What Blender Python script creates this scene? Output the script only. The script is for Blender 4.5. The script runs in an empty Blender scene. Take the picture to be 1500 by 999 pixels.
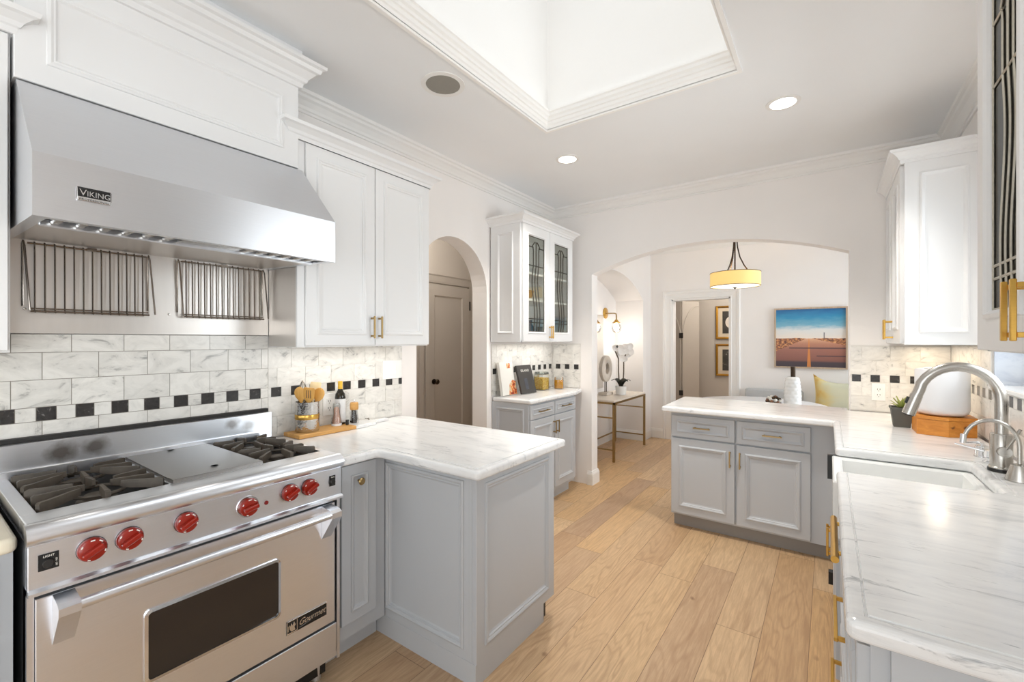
import bpy, bmesh, math, random
from mathutils import Vector, Matrix
from mathutils.geometry import tessellate_polygon
random.seed(7)
S = bpy.context.scene
COL = S.collection
PI = math.pi

# ------------------------------------------------------------------ camera, sky, lights, exposure
cam = bpy.data.cameras.new('camera'); cam.lens = 651.0 / 1500 * 36; cam.sensor_width = 36; cam.shift_y = -0.001
cam.clip_start = 0.02
camo = bpy.data.objects.new('camera', cam); COL.objects.link(camo)
camo.location = (2.32, 0, 1.41); camo.rotation_euler = (PI / 2, 0, math.radians(35.45))
S.camera = camo
W = bpy.data.worlds.new('sky'); S.world = W; W.use_nodes = True
bg = W.node_tree.nodes['Background']; bg.inputs[0].default_value = (0.925, 0.948, 1.0, 1); bg.inputs[1].default_value = 1.95
S.view_settings.view_transform = 'Standard'; S.view_settings.look = 'None'
S.view_settings.gamma = 1; S.view_settings.use_curve_mapping = False
S.view_settings.exposure = 0.36
try:
    S.cycles.use_denoising = True; S.cycles.denoiser = 'OPENIMAGEDENOISE'
    S.cycles.max_bounces = 10; S.cycles.diffuse_bounces = 6; S.cycles.transparent_max_bounces = 12
    S.cycles.sample_clamp_indirect = 6; S.cycles.caustics_reflective = False; S.cycles.caustics_refractive = False
except Exception:
    pass

def area(name, loc, rot, sx, sy, power, color=(1, 1, 1), spread=180):
    l = bpy.data.lights.new(name, 'AREA'); l.shape = 'RECTANGLE'; l.size = sx; l.size_y = sy; l.energy = power; l.color = color
    l.spread = math.radians(spread)
    o = bpy.data.objects.new(name, l); COL.objects.link(o); o.location = loc; o.rotation_euler = rot
    return o
def point(name, loc, power, color=(1, 1, 1), r=0.03):
    l = bpy.data.lights.new(name, 'POINT'); l.energy = power; l.color = color; l.shadow_soft_size = r
    o = bpy.data.objects.new(name, l); COL.objects.link(o); o.location = loc
    return o
def spot(name, loc, power, color=(1, 1, 1), ang=120):
    l = bpy.data.lights.new(name, 'SPOT'); l.energy = power; l.color = color; l.shadow_soft_size = 0.05
    l.spot_size = math.radians(ang); l.spot_blend = 0.6
    o = bpy.data.objects.new(name, l); COL.objects.link(o); o.location = loc
    return o
WARM = (1, 0.82, 0.6)
NEUT = (1, 0.95, 0.88)
area('skylight_daylight', (1.42, 1.50, 3.95), (0, 0, 0), 1.0, 1.7, 2.0, (0.905, 0.935, 1.0))
area('kitchen_window_daylight', (3.16, 2.45, 1.67), (0, PI / 2, 0), 0.9, 1.2, 18, (0.905, 0.935, 1.0))
area('side_fill_light', (3.20, -0.95, 1.15), (0, PI / 2, 0), 2.0, 1.6, 44, (0.94, 0.95, 1.0))  # unseen fill from the right, added to brighten the stove side
area('nook_window_daylight', (4.2, 5.3, 1.55), (0, PI / 2, 0), 1.3, 1.9, 40, (0.85, 0.905, 1.0))
area('rear_fill_light', (1.5, -2.95, 1.35), (PI / 2, 0, 0), 2.7, 2.4, 30, (0.95, 0.957, 1.0))  # unseen fill behind the camera, added to lift the whole room
area('cabinet_strip_light', (0.18, 1.52, 1.355), (0, 0, 0), 0.06, 0.70, 0.8, NEUT)
area('cabinet_strip_light', (0.17, 3.4, 1.375), (0, 0, 0), 0.06, 0.80, 1.0, NEUT)
area('cabinet_strip_light', (2.82, 3.6, 1.365), (0, 0, 0), 0.06, 0.60, 1.0, WARM)
for hy in (0.45, 0.88):
    spot('hood_fill_spot', (0.36, hy, 1.738), 0.9, NEUT, 150)  # added fill for the stove tiles and panel; no lit hood lamp here

# ------------------------------------------------------------------ material helpers
def lin(c):
    return tuple(((x / 255) / 12.92 if x / 255 <= 0.04045 else ((x / 255 + 0.055) / 1.055) ** 2.4) for x in c) + (1,)
class NT:
    def __init__(s, name):
        s.mat = bpy.data.materials.new(name); s.mat.use_nodes = True; s.t = s.mat.node_tree
        s.b = s.t.nodes['Principled BSDF']
    def n(s, typ, **kw):
        nd = s.t.nodes.new(typ)
        for k, v in kw.items(): setattr(nd, k, v)
        return nd
    def l(s, a, b): s.t.links.new(a, b)
    def math(s, op, a, b=None, c=None):
        nd = s.n('ShaderNodeMath', operation=op)
        for i, x in enumerate((a, b, c)):
            if x is None: continue
            if isinstance(x, (int, float)): nd.inputs[i].default_value = x
            else: s.l(x, nd.inputs[i])
        return nd.outputs[0]
    def comb(s, x, y, z):
        nd = s.n('ShaderNodeCombineXYZ')
        for i, v in enumerate((x, y, z)):
            if isinstance(v, (int, float)): nd.inputs[i].default_value = v
            else: s.l(v, nd.inputs[i])
        return nd.outputs[0]
    def noise(s, vec, scale, detail=3, rough=0.5, dist=0):
        nd = s.n('ShaderNodeTexNoise'); nd.inputs['Scale'].default_value = scale; nd.inputs['Detail'].default_value = detail
        nd.inputs['Roughness'].default_value = rough; nd.inputs['Distortion'].default_value = dist
        s.l(vec, nd.inputs['Vector']); return nd.outputs['Fac']
    def ramp(s, fac, stops, interp='LINEAR'):
        nd = s.n('ShaderNodeValToRGB'); r = nd.color_ramp; r.interpolation = interp
        while len(r.elements) < len(stops): r.elements.new(0.5)
        for e, (p, c) in zip(r.elements, stops):
            e.position = p; e.color = c if len(c) == 4 else tuple(c) + (1,)
        s.l(fac, nd.inputs[0]); return nd.outputs[0]
    def mix(s, fac, a, b, mode='MIX'):
        nd = s.n('ShaderNodeMix', data_type='RGBA', blend_type=mode)
        for i, x in ((0, fac), (6, a), (7, b)):
            if isinstance(x, (int, float)): nd.inputs[i].default_value = x
            elif isinstance(x, tuple): nd.inputs[i].default_value = x if len(x) == 4 else x + (1,)
            else: s.l(x, nd.inputs[i])
        return nd.outputs[2]
    def pos(s): return s.n('ShaderNodeNewGeometry').outputs['Position']
    def obj(s): return s.n('ShaderNodeTexCoord').outputs['Object']
    def vmul(s, v, k):
        nd = s.n('ShaderNodeVectorMath', operation='MULTIPLY'); s.l(v, nd.inputs[0]); nd.inputs[1].default_value = k; return nd.outputs[0]
    def vadd(s, a, b):
        nd = s.n('ShaderNodeVectorMath', operation='ADD'); s.l(a, nd.inputs[0]); s.l(b, nd.inputs[1]); return nd.outputs[0]
    def bump(s, h, strength, dist=0.002):
        nd = s.n('ShaderNodeBump'); nd.inputs['Strength'].default_value = strength; nd.inputs['Distance'].default_value = dist
        s.l(h, nd.inputs['Height']); s.l(nd.outputs[0], s.b.inputs['Normal'])
    def set(s, **kw):
        for k, v in kw.items():
            i = s.b.inputs[k.replace('_', ' ')]
            if hasattr(v, 'links') or hasattr(v, 'is_linked'): s.l(v, i)
            else: i.default_value = v
        return s

def paint(name, rgb, rough=0.5, var=0.03, bump=0.0, scale=3.0):
    m = NT(name); c = lin(rgb); f = m.noise(m.pos(), scale, 3)
    d = tuple(x * (1 - var) for x in c[:3]) + (1,)
    m.set(Base_Color=m.ramp(f, [(0.3, d), (0.7, c)]), Roughness=rough)
    if bump: m.bump(m.noise(m.pos(), 180, 2), bump, 0.001)
    return m.mat
def metal(name, rgb, rough=0.28, stretch=(4, 4, 90), var=0.06, streak=0.08, met=1.0, aniso=0.0, stains=None):
    m = NT(name); c = lin(rgb); v = m.vmul(m.pos(), stretch)
    f = m.noise(v, 6, 3)
    d = tuple(x * (1 - var) for x in c[:3]) + (1,)
    col = m.ramp(f, [(0.3, d), (0.7, c)])
    if stains:
        n = m.noise(m.pos(), 26, 3, 0.6)
        for p, r, k in stains:
            vd = m.n('ShaderNodeVectorMath', operation='DISTANCE'); m.l(m.vmul(m.pos(), (0.3, 1, 1.3)), vd.inputs[0]); vd.inputs[1].default_value = (p[0] * 0.3, p[1], p[2] * 1.3)
            q = m.math('ADD', m.math('DIVIDE', vd.outputs['Value'], r), m.math('MULTIPLY_ADD', n, 0.9, -0.45))
            col = m.mix(m.math('MULTIPLY', m.ramp(q, [(0.35, (1, 1, 1)), (1.0, (0, 0, 0))]), k), col, lin((92, 78, 62)))
    m.set(Base_Color=col, Metallic=met)
    r = m.math('MULTIPLY_ADD', f, streak, rough - streak / 2); m.l(r, m.b.inputs['Roughness'])
    if aniso:
        m.set(Anisotropic=aniso); t = m.comb(-0.7, 0.0, 1.0); m.l(t, m.b.inputs['Tangent'])
    return m.mat
def wood(name, a, b, rough=0.45, axis=1, scale=1.0, knots=False):
    m = NT(name); k = [26 * scale] * 3; k[axis] = 2.2 * scale
    v = m.vmul(m.pos(), tuple(k)); f = m.noise(v, 1.6, 5, 0.6, 0.8)
    col = m.ramp(f, [(0.3, lin(a)), (0.7, lin(b))])
    if knots:
        g = m.noise(m.pos(), 22, 2, 0.4); kf = m.ramp(g, [(0.66, (0, 0, 0)), (0.74, (1, 1, 1))])
        col = m.mix(kf, col, lin((95, 45, 12)))
    m.set(Base_Color=col, Roughness=rough); m.bump(f, 0.08); return m.mat

M = {}
M['white'] = paint('white_cabinet_paint', (238, 238, 238), 0.38, 0.015)
M['trim'] = paint('white_trim_paint', (240, 238, 235), 0.45, 0.015)
M['wall'] = paint('greige_wall_paint', (246, 242, 239), 0.75, 0.02, 0.05)
M['hallshade'] = paint('hall_wall_shaded', (202, 194, 184), 0.75, 0.02, 0.05)  # same wall paint, with the dimness of the halls put into its colour
M['ceil'] = paint('ceiling_paint', (243, 244, 245), 0.85, 0.015)
M['well'] = paint('skylight_well_paint', (251, 249, 246), 0.8, 0.01)
M['grey'] = paint('grey_cabinet_paint', (190, 193, 197), 0.40, 0.02)
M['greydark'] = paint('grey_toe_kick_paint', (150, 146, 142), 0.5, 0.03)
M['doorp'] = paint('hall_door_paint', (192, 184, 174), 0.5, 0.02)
M['blacktray'] = paint('matt_black_tray', (13, 13, 14), 0.65, 0.1)
M['black'] = paint('black_enamel', (22, 22, 23), 0.35, 0.1)
M['iron'] = paint('cast_iron', (88, 79, 69), 0.5, 0.35, 0.2, 30)
M['ceramic'] = paint('white_fireclay', (245, 245, 243), 0.12, 0.005)
M['matwhite'] = paint('white_plastic', (236, 236, 238), 0.35, 0.01)
M['ss'] = metal('brushed_stainless', (240, 243, 249), 0.30, (3, 2, 90), 0.03, 0.04, 1.0, 0.55)
M['ssstain'] = metal('heat_marked_stainless', (226, 230, 236), 0.30, (3, 2, 90), 0.03, 0.04, 1.0, 0.55, [((0.06, 0.365, 1.005), 0.055, 0.75), ((0.06, 0.455, 1.010), 0.05, 0.7), ((0.06, 0.93, 1.02), 0.04, 0.6), ((0.06, 1.0, 1.0), 0.045, 0.5)])
M['ssv'] = metal('brushed_stainless_hood', (226, 228, 232), 0.34, (3, 2, 90), 0.03, 0.04, 1.0, 0.55)
M['sswarm'] = metal('brushed_stainless_panel', (212, 207, 202), 0.37, (60, 9, 1), 0.03, 0.03, 1.0, 0.3)
M['griddle'] = metal('seasoned_griddle_steel', (150, 146, 141), 0.36, (3, 60, 3), 0.06, 0.05, 0.95)
M['chrome'] = metal('polished_chrome', (225, 226, 228), 0.1, (2, 2, 2), 0.02, 0.02)
M['nickel'] = metal('brushed_nickel', (190, 186, 180), 0.25, (5, 5, 60))
M['brass'] = metal('satin_brass', (214, 170, 88), 0.3, (8, 8, 50))
M['agedbrass'] = metal('aged_brass', (176, 150, 104), 0.32, (8, 8, 50))
M['bronze'] = metal('dark_bronze', (74, 62, 52), 0.4, (5, 5, 30))
M['wire'] = metal('wire_chrome', (150, 142, 134), 0.2, (5, 5, 5), 0.02, 0.02)
M['red'] = paint('red_knob_plastic', (148, 34, 20), 0.22, 0.12, 0, 30)
M['oak'] = wood('cutting_board_wood', (196, 142, 74), (224, 172, 100), 0.5, 1)
M['spoon'] = wood('light_spoon_wood', (206, 150, 70), (228, 178, 98), 0.5, 2)
M['spoonpale'] = wood('pale_spoon_wood', (236, 212, 160), (246, 226, 182), 0.5, 2)
M['cedar'] = wood('cedar_box_wood', (196, 118, 34), (226, 152, 62), 0.45, 0, 1.0, True)
M['legwood'] = paint('brown_spoon', (120, 90, 60), 0.5)
M['greypot'] = paint('charcoal_pot', (96, 96, 90), 0.7, 0.05)
M['leaf'] = paint('succulent_leaf', (176, 184, 104), 0.5, 0.25, 0, 40)
M['darkleaf'] = paint('orchid_leaf', (50, 52, 44), 0.4, 0.2)
M['petal'] = paint('orchid_petal', (246, 242, 238), 0.6, 0.03)
M['stem'] = paint('orchid_stem', (96, 82, 64), 0.6, 0.1)
M['paper'] = paint('paper_white', (238, 234, 226), 0.7, 0.02)
M['darkbook'] = paint('dark_book_cover', (66, 62, 58), 0.35, 0.15, 0, 12)
M['mat'] = paint('picture_mat', (222, 206, 182), 0.8)
M['gold'] = metal('gold_frame', (196, 146, 62), 0.35, (20, 20, 20), 0.25)
M['framewood'] = wood('picture_frame_wood', (176, 152, 128), (200, 178, 154), 0.6, 2)
M['pepper'] = paint('peppercorns', (60, 52, 48), 0.5, 0.5, 0, 150)
M['salt'] = paint('pink_salt', (240, 188, 166), 0.5, 0.25, 0, 120)
M['yellow'] = paint('yellow_capsule', (222, 176, 50), 0.35, 0.1)
M['bottle'] = paint('dark_bottle_glass', (34, 30, 22), 0.08, 0.1)
M['label'] = paint('bottle_label', (226, 226, 226), 0.6, 0.06, 0, 60)
M['hinge'] = paint('black_iron_hinge', (40, 34, 28), 0.5)
M['stone'] = paint('white_stone', (232, 222, 210), 0.7, 0.1, 0.2, 40)
M['outlet'] = paint('outlet_plastic', (246, 245, 242), 0.3, 0.0)
M['grille'] = paint('speaker_grille', (150, 146, 138), 0.8, 0.06, 0.3, 200)
M['cream'] = paint('cream_counter', (236, 226, 204), 0.25, 0.05, 0, 14)
M['gratebg'] = paint('dark_cavity', (30, 27, 24), 0.6, 0.2)
M['bead'] = paint('brown_bead', (128, 84, 54), 0.5, 0.4, 0, 60)
M['bluegrey'] = paint('dark_cover_print', (78, 80, 90), 0.35, 0.3, 0, 25)
M['blueglass'] = paint('blue_glaze', (66, 84, 110), 0.2, 0.2)
M['bowl'] = wood('bowl_wood', (150, 104, 60), (178, 128, 76), 0.5, 2)
M['clothgrey'] = paint('grey_upholstery', (196, 198, 200), 0.9, 0.05, 0.2, 60)
def lead(name, rgb):
    return metal(name, rgb, 0.35, (20, 20, 20), 0.1)
M['lead'] = lead('lead_came', (86, 80, 70)); M['leadlight'] = lead('light_lead_came', (196, 190, 176))

def glassm(name, tint=(1, 1, 1), gloss=0.12, rough=0.02, fr=0.7):
    m = NT(name); t = m.t; t.nodes.remove(m.b)
    tr = m.n('ShaderNodeBsdfTransparent'); tr.inputs[0].default_value = tint + (1,)
    gl = m.n('ShaderNodeBsdfGlossy'); gl.inputs['Roughness'].default_value = rough
    lw = m.n('ShaderNodeLayerWeight'); lw.inputs[0].default_value = 0.35
    mx = m.n('ShaderNodeMixShader'); f = m.math('MULTIPLY_ADD', lw.outputs['Fresnel'], fr, gloss * 0.3)
    m.l(f, mx.inputs[0]); m.l(tr.outputs[0], mx.inputs[1]); m.l(gl.outputs[0], mx.inputs[2])
    out = [n for n in t.nodes if n.type == 'OUTPUT_MATERIAL'][0]; m.l(mx.outputs[0], out.inputs[0]); return m.mat
M['glass'] = glassm('clear_glass', (0.95, 0.97, 0.96))
M['thinglass'] = glassm('thin_clear_globe', (1, 1, 1), 0.04)
M['leadglass'] = glassm('leaded_glass', (0.95, 0.96, 0.93), 0.08, 0.02, 0.25)
M['greenglass'] = glassm('dark_leaded_glass', (0.16, 0.17, 0.13), 0.25, 0.08)
M['mirror'] = metal('mirror_silver', (232, 230, 226), 0.06, (1, 1, 1), 0.01, 0.01)
def emis(name, rgb, strength, base=(255, 255, 255)):
    m = NT(name); m.set(Base_Color=lin(base), Emission_Color=lin(rgb), Emission_Strength=strength, Roughness=0.5); return m.mat
M['lampon'] = emis('recessed_lamp_lens', (255, 250, 242), 6.0)
M['bulb'] = emis('sconce_bulb', (255, 236, 206), 12.0)
M['diffuser'] = emis('pendant_diffuser', (255, 244, 216), 0.8)
m = NT('pendant_shade_fabric'); m.set(Base_Color=lin((246, 222, 160)), Roughness=0.8, Emission_Color=lin((250, 200, 92)), Emission_Strength=0.32)
M['shade'] = m.mat
M['redled'] = emis('indicator_lens', (120, 20, 16), 0.1, (120, 20, 16))
m = NT('dark_oven_glass'); m.set(Base_Color=lin((44, 38, 34)), Roughness=0.12); M['ovenglass'] = m.mat
m = NT('amber_honey'); m.set(Base_Color=lin((240, 162, 28)), Roughness=0.1, Coat_Weight=0.6); M['honey'] = m.mat

# marble slab for worktops: grey veins drawn out along the room's width
m = NT('marble_worktop'); p = m.pos()
v = m.vmul(p, (2.0, 8.0, 8.0)); w1 = m.noise(v, 1.6, 8, 0.68, 0.7)
v2 = m.vmul(p, (5.0, 26.0, 26.0)); w2 = m.noise(v2, 1.5, 6, 0.68, 0.9)
sp0 = m.noise(p, 2.2, 3, 0.5, 0.4)
c1 = m.ramp(w1, [(0.30, lin((208, 210, 212))), (0.45, lin((233, 233, 233))), (0.62, lin((241, 241, 240)))])
c2 = m.ramp(w2, [(0.30, lin((186, 188, 190))), (0.41, (1, 1, 1)), (1, (1, 1, 1))])
m.set(Base_Color=m.mix(m.ramp(sp0, [(0.3, (0.25, 0.25, 0.25)), (0.6, (1, 1, 1))]), c1, c2, 'MULTIPLY'), Roughness=0.17); M['marble'] = m.mat
# wall tiles in marble, each tile cut from another place of the stone
def tilemat(name, a, b, c):
    m = NT(name); g = m.n('ShaderNodeNewGeometry')
    off = m.comb(m.math('MULTIPLY', g.outputs['Random Per Island'], 9.0), m.math('MULTIPLY', g.outputs['Random Per Island'], 31.0), 0.0)
    v = m.vadd(g.outputs['Position'], off)
    f = m.noise(m.vmul(v, (5, 5, 9)), 1.6, 6, 0.65, 1.5)
    col = m.ramp(f, [(0.30, lin(c)), (0.41, lin(b)), (0.6, lin(a))])
    hv = m.math('MULTIPLY_ADD', g.outputs['Random Per Island'], 0.10, 0.92)
    m.set(Base_Color=m.mix(1.0, col, m.comb(hv, hv, hv), 'MULTIPLY'), Roughness=0.22); return m.mat
M['tile'] = tilemat('marble_wall_tile', (240, 237, 231), (226, 223, 217), (168, 166, 162))
m = NT('black_marble_tile'); f = m.noise(m.pos(), 30, 5, 0.7, 1.5)
m.set(Base_Color=m.ramp(f, [(0.3, lin((40, 38, 38))), (0.62, lin((58, 56, 55))), (0.72, lin((150, 146, 142)))]), Roughness=0.2); M['blacktile'] = m.mat
M['grout'] = paint('tile_grout', (150, 142, 132), 0.9, 0.05); M['groutlight'] = paint('pale_tile_grout', (222, 218, 211), 0.9, 0.03)
M['daylitmarble'] = tilemat('daylit_jamb_marble', (206, 212, 222), (190, 198, 212), (120, 130, 150))  # jamb marble with the window's bluish daylight put into its colour

# oak plank floor
m = NT('oak_plank_floor'); p = m.pos(); sep = m.n('ShaderNodeSeparateXYZ'); m.l(p, sep.inputs[0])
X, Y = sep.outputs[0], sep.outputs[1]
u = m.math('DIVIDE', m.math('SUBTRACT', X, 1.484), 0.191)
ix = m.math('FLOOR', u); fx = m.math('FRACT', u)
wn = m.n('ShaderNodeTexWhiteNoise', noise_dimensions='1D'); m.l(ix, wn.inputs['W'])
vv = m.math('MULTIPLY_ADD', wn.outputs['Value'], 7.3, m.math('DIVIDE', Y, 1.55))
iy = m.math('FLOOR', vv); fy = m.math('FRACT', vv)
w2n = m.n('ShaderNodeTexWhiteNoise', noise_dimensions='2D'); m.l(m.comb(ix, iy, 0.0), w2n.inputs['Vector']); rnd = w2n.outputs['Value']
base = m.ramp(rnd, [(0.0, lin((212, 178, 136))), (0.2, lin((192, 160, 128))), (0.4, lin((218, 186, 146))), (0.6, lin((184, 152, 122))), (0.8, lin((212, 172, 122))), (1.0, lin((202, 172, 140)))])
q = m.comb(m.math('MULTIPLY_ADD', rnd, 13.0, m.math('MULTIPLY', X, 7.0)), m.math('MULTIPLY_ADD', rnd, 29.0, m.math('MULTIPLY', Y, 0.9)), rnd)
warp = m.noise(q, 0.9, 2, 0.5, 0.6)
rings = m.math('SINE', m.math('MULTIPLY', warp, 95.0))
rings = m.math('POWER', m.math('MULTIPLY_ADD', rings, 0.5, 0.5), 3.0)
fine = m.noise(m.comb(m.math('MULTIPLY', X, 120.0), m.math('MULTIPLY', Y, 7.0), rnd), 1.0, 4, 0.65)
big = m.noise(q, 0.5, 3, 0.5)
rmask = m.ramp(m.noise(q, 1.3, 2), [(0.35, (0.25, 0.25, 0.25)), (0.65, (1, 1, 1))])
c = m.mix(m.math('MULTIPLY', m.math('MULTIPLY', rings, rmask), 0.42), base, lin((146, 110, 78)))
c = m.mix(m.math('MULTIPLY', m.ramp(fine, [(0.42, (1, 1, 1)), (0.62, (0, 0, 0))]), 0.32), c, lin((146, 112, 82)))
c = m.mix(m.math('MULTIPLY', m.ramp(big, [(0.4, (0, 0, 0)), (0.7, (1, 1, 1))]), 0.25), c, lin((214, 184, 146)))
kn = m.noise(m.comb(m.math('MULTIPLY', X, 9.0), m.math('MULTIPLY', Y, 6.0), 0.0), 1.0, 1, 0.3)
c = m.mix(m.ramp(kn, [(0.785, (0, 0, 0)), (0.83, (1, 1, 1))]), c, lin((128, 94, 66)))
def edge(f, wd, lim): return m.math('LESS_THAN', m.math('MULTIPLY', m.math('MINIMUM', f, m.math('SUBTRACT', 1.0, f)), wd), lim)
seam = m.math('MAXIMUM', edge(fx, 0.191, 0.0012), edge(fy, 1.55, 0.0012))
c = m.mix(m.math('MULTIPLY', seam, 0.8), c, lin((92, 66, 44)))
m.set(Base_Color=c, Roughness=0.42); m.bump(m.math('SUBTRACT', fine, m.math('MULTIPLY', seam, 2.0)), 0.08); M['floor'] = m.mat

# ------------------------------------------------------------------ mesh builder
class MB:
    def __init__(s): s.v = []; s.f = []; s.mi = []; s.sm = []
    def add(s, vs, fs, mat=0, smooth=False):
        o = len(s.v); s.v += [tuple(x) for x in vs]
        for f in fs: s.f.append([o + i for i in f]); s.mi.append(mat); s.sm.append(smooth)
        return s
    def frombm(s, bm, mat=0, smooth=False):
        bm.verts.index_update(); s.add([v.co[:] for v in bm.verts], [[v.index for v in f.verts] for f in bm.faces], mat, smooth); bm.free(); return s
    def box(s, x0, x1, y0, y1, z0, z1, mat=0, bev=0.0, seg=1):
        x0, x1 = min(x0, x1), max(x0, x1); y0, y1 = min(y0, y1), max(y0, y1); z0, z1 = min(z0, z1), max(z0, z1)
        if bev:
            bm = bmesh.new(); bmesh.ops.create_cube(bm, size=1)
            bmesh.ops.scale(bm, vec=(x1 - x0, y1 - y0, z1 - z0), verts=bm.verts)
            bmesh.ops.translate(bm, vec=((x0 + x1) / 2, (y0 + y1) / 2, (z0 + z1) / 2), verts=bm.verts)
            bmesh.ops.bevel(bm, geom=bm.edges[:], offset=bev, segments=seg, affect='EDGES', profile=0.5)
            return s.frombm(bm, mat, seg > 1)
        vs = [(x, y, z) for z in (z0, z1) for y in (y0, y1) for x in (x0, x1)]
        return s.add(vs, [(0, 2, 3, 1), (4, 5, 7, 6), (0, 1, 5, 4), (2, 6, 7, 3), (0, 4, 6, 2), (1, 3, 7, 5)], mat)
    def obox(s, c, ax, ay, az, hx, hy, hz, mat=0, bev=0.0):
        # box about c on the three given unit axes
        b = MB(); b.box(-hx, hx, -hy, hy, -hz, hz, 0, bev)
        c = Vector(c); ax, ay, az = Vector(ax), Vector(ay), Vector(az)
        return s.add([c + ax * p[0] + ay * p[1] + az * p[2] for p in b.v], b.f, mat)
    def loft(s, rings, closed=True, cap0=False, cap1=False, mat=0, smooth=False, loop=False):
        n = len(rings[0]); vs = [p for r in rings for p in r]; fs = []
        R = len(rings)
        for i in range(R if loop else R - 1):
            a, b = i * n, ((i + 1) % R) * n
            for j in range(n if closed else n - 1):
                k = (j + 1) % n; fs.append((a + j, a + k, b + k, b + j))
        if cap0: fs.append(tuple(range(n - 1, -1, -1)))
        if cap1: fs.append(tuple(range((R - 1) * n, R * n)))
        return s.add(vs, fs, mat, smooth)
    def cyl(s, p0, p1, r0, r1=None, n=20, mat=0, cap=True, smooth=True):
        r1 = r0 if r1 is None else r1; p0, p1 = Vector(p0), Vector(p1); d = (p1 - p0).normalized()
        a = d.orthogonal().normalized(); b = d.cross(a)
        ring = lambda p, r: [p + (a * math.cos(2 * PI * i / n) + b * math.sin(2 * PI * i / n)) * r for i in range(n)]
        s.loft([ring(p0, r0), ring(p1, r1)], mat=mat, smooth=smooth)
        if cap: s.add(ring(p0, r0), [tuple(range(n - 1, -1, -1))], mat); s.add(ring(p1, r1), [tuple(range(n))], mat)
        return s
    def tube(s, pts, r, n=8, mat=0, closed=False, cap=True):
        pts = [Vector(p) for p in pts]; N = len(pts); rr = r if isinstance(r, (list, tuple)) else [r] * N
        rings = []; a = None
        for i in range(N):
            if closed: t = (pts[(i + 1) % N] - pts[i - 1]).normalized()
            else: t = (pts[min(i + 1, N - 1)] - pts[max(i - 1, 0)]).normalized()
            if a is None: a = t.orthogonal().normalized()
            a = (a - t * a.dot(t)).normalized(); b = t.cross(a)
            rings.append([pts[i] + (a * math.cos(2 * PI * k / n) + b * math.sin(2 * PI * k / n)) * rr[i] for k in range(n)])
        return s.loft(rings, mat=mat, smooth=True, loop=closed, cap0=cap and not closed, cap1=cap and not closed)
    def lathe(s, prof, c=(0, 0, 0), n=32, mat=0, ax=(0, 0, 1), smooth=True, caps=True):
        c = Vector(c); d = Vector(ax).normalized(); a = d.orthogonal().normalized(); b = d.cross(a)
        rings = [[c + d * z + (a * math.cos(2 * PI * k / n) + b * math.sin(2 * PI * k / n)) * max(r, 1e-4) for k in range(n)] for r, z in prof]
        return s.loft(rings, mat=mat, smooth=smooth, cap0=caps, cap1=caps)
    def prism(s, poly, f, d0, d1, mat=0):
        # poly in (a,b), f(a,b,d) -> xyz, extruded from d0 to d1
        n = len(poly); r0 = [f(a, b, d0) for a, b in poly]; r1 = [f(a, b, d1) for a, b in poly]
        return s.loft([r0, r1], mat=mat, cap0=True, cap1=True)
    def sweep(s, path, prof, f, closed=False, mat=0, side=1, smooth=False):
        # moulding: profile (offset to the side, height) along a mitred polyline in the (a,b) plane
        N = len(path); P = [Vector((a, b)) for a, b in path]; rings = []
        for i in range(N):
            d0 = (P[i] - P[i - 1]).normalized() if (i > 0 or closed) else None
            d1 = (P[(i + 1) % N] - P[i]).normalized() if (i < N - 1 or closed) else None
            n0 = Vector((-d0.y, d0.x)) * side if d0 else None; n1 = Vector((-d1.y, d1.x)) * side if d1 else None
            if n0 is None: m_ = n1
            elif n1 is None: m_ = n0
            else:
                m_ = n0 + n1; m_ = m_ / max(0.2, m_.dot(n0))
            rings.append([f(P[i].x + m_.x * o, P[i].y + m_.y * o, h) for o, h in prof])
        return s.loft(rings, closed=True, loop=closed, cap0=not closed, cap1=not closed, mat=mat, smooth=smooth)
    def panel(s, o, u, n, w, h, t, prof=None, mat=0, opening=False, v=(0, 0, 1)):
        # door / drawer front: a slab with mitred rings; o = lower corner on the back plane
        o, u, n, v = Vector(o), Vector(u), Vector(n), Vector(v)
        def rect(i, d): return [o + u * a + v * b + n * d for a, b in ((i, i), (w - i, i), (w - i, h - i), (i, h - i))]
        rings = [rect(0, 0), rect(0, t - 0.002), rect(0.002, t)] + [rect(i, t + d) for i, d in (prof or [])]
        if opening:
            last = prof[-1][0]; rings += [rect(last, 0)]
            return s.loft(rings, mat=mat, loop=True)
        return s.loft(rings, mat=mat, cap0=True, cap1=True)
    def slab(s, poly, z0, z1, bev=0.012, lip=0.028, mat=0, rad=0.0):
        # stone worktop: rounded corners, eased edge and a fine step set back from it
        P = [Vector(p) for p in poly]; N = len(P)
        if sum(P[i].x * P[(i + 1) % N].y - P[(i + 1) % N].x * P[i].y for i in range(N)) < 0: P.reverse()
        def off(d, z):
            B = []; cv = []
            for i in range(N):
                e0 = (P[i] - P[i - 1]).normalized(); e1 = (P[(i + 1) % N] - P[i]).normalized()
                n0 = Vector((-e0.y, e0.x)); n1 = Vector((-e1.y, e1.x)); m_ = n0 + n1; m_ = m_ / max(0.4, m_.dot(n0))
                B.append(P[i] + m_ * d); cv.append(e0.x * e1.y - e0.y * e1.x)
            if not rad: return [(q.x, q.y, z) for q in B]
            out = []
            for i in range(N):
                p, q, r = B[i - 1], B[i], B[(i + 1) % N]; k = max(0.0004, rad - d) if cv[i] > 0 else rad + d
                k = min(k, (p - q).length * 0.45, (r - q).length * 0.45); a, c = q + (p - q).normalized() * k, q + (r - q).normalized() * k
                for t in [j / 6 for j in range(7)]: out.append(((a * (1 - t) ** 2 + q * 2 * t * (1 - t) + c * t * t).x, (a * (1 - t) ** 2 + q * 2 * t * (1 - t) + c * t * t).y, z))
            return out
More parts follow.
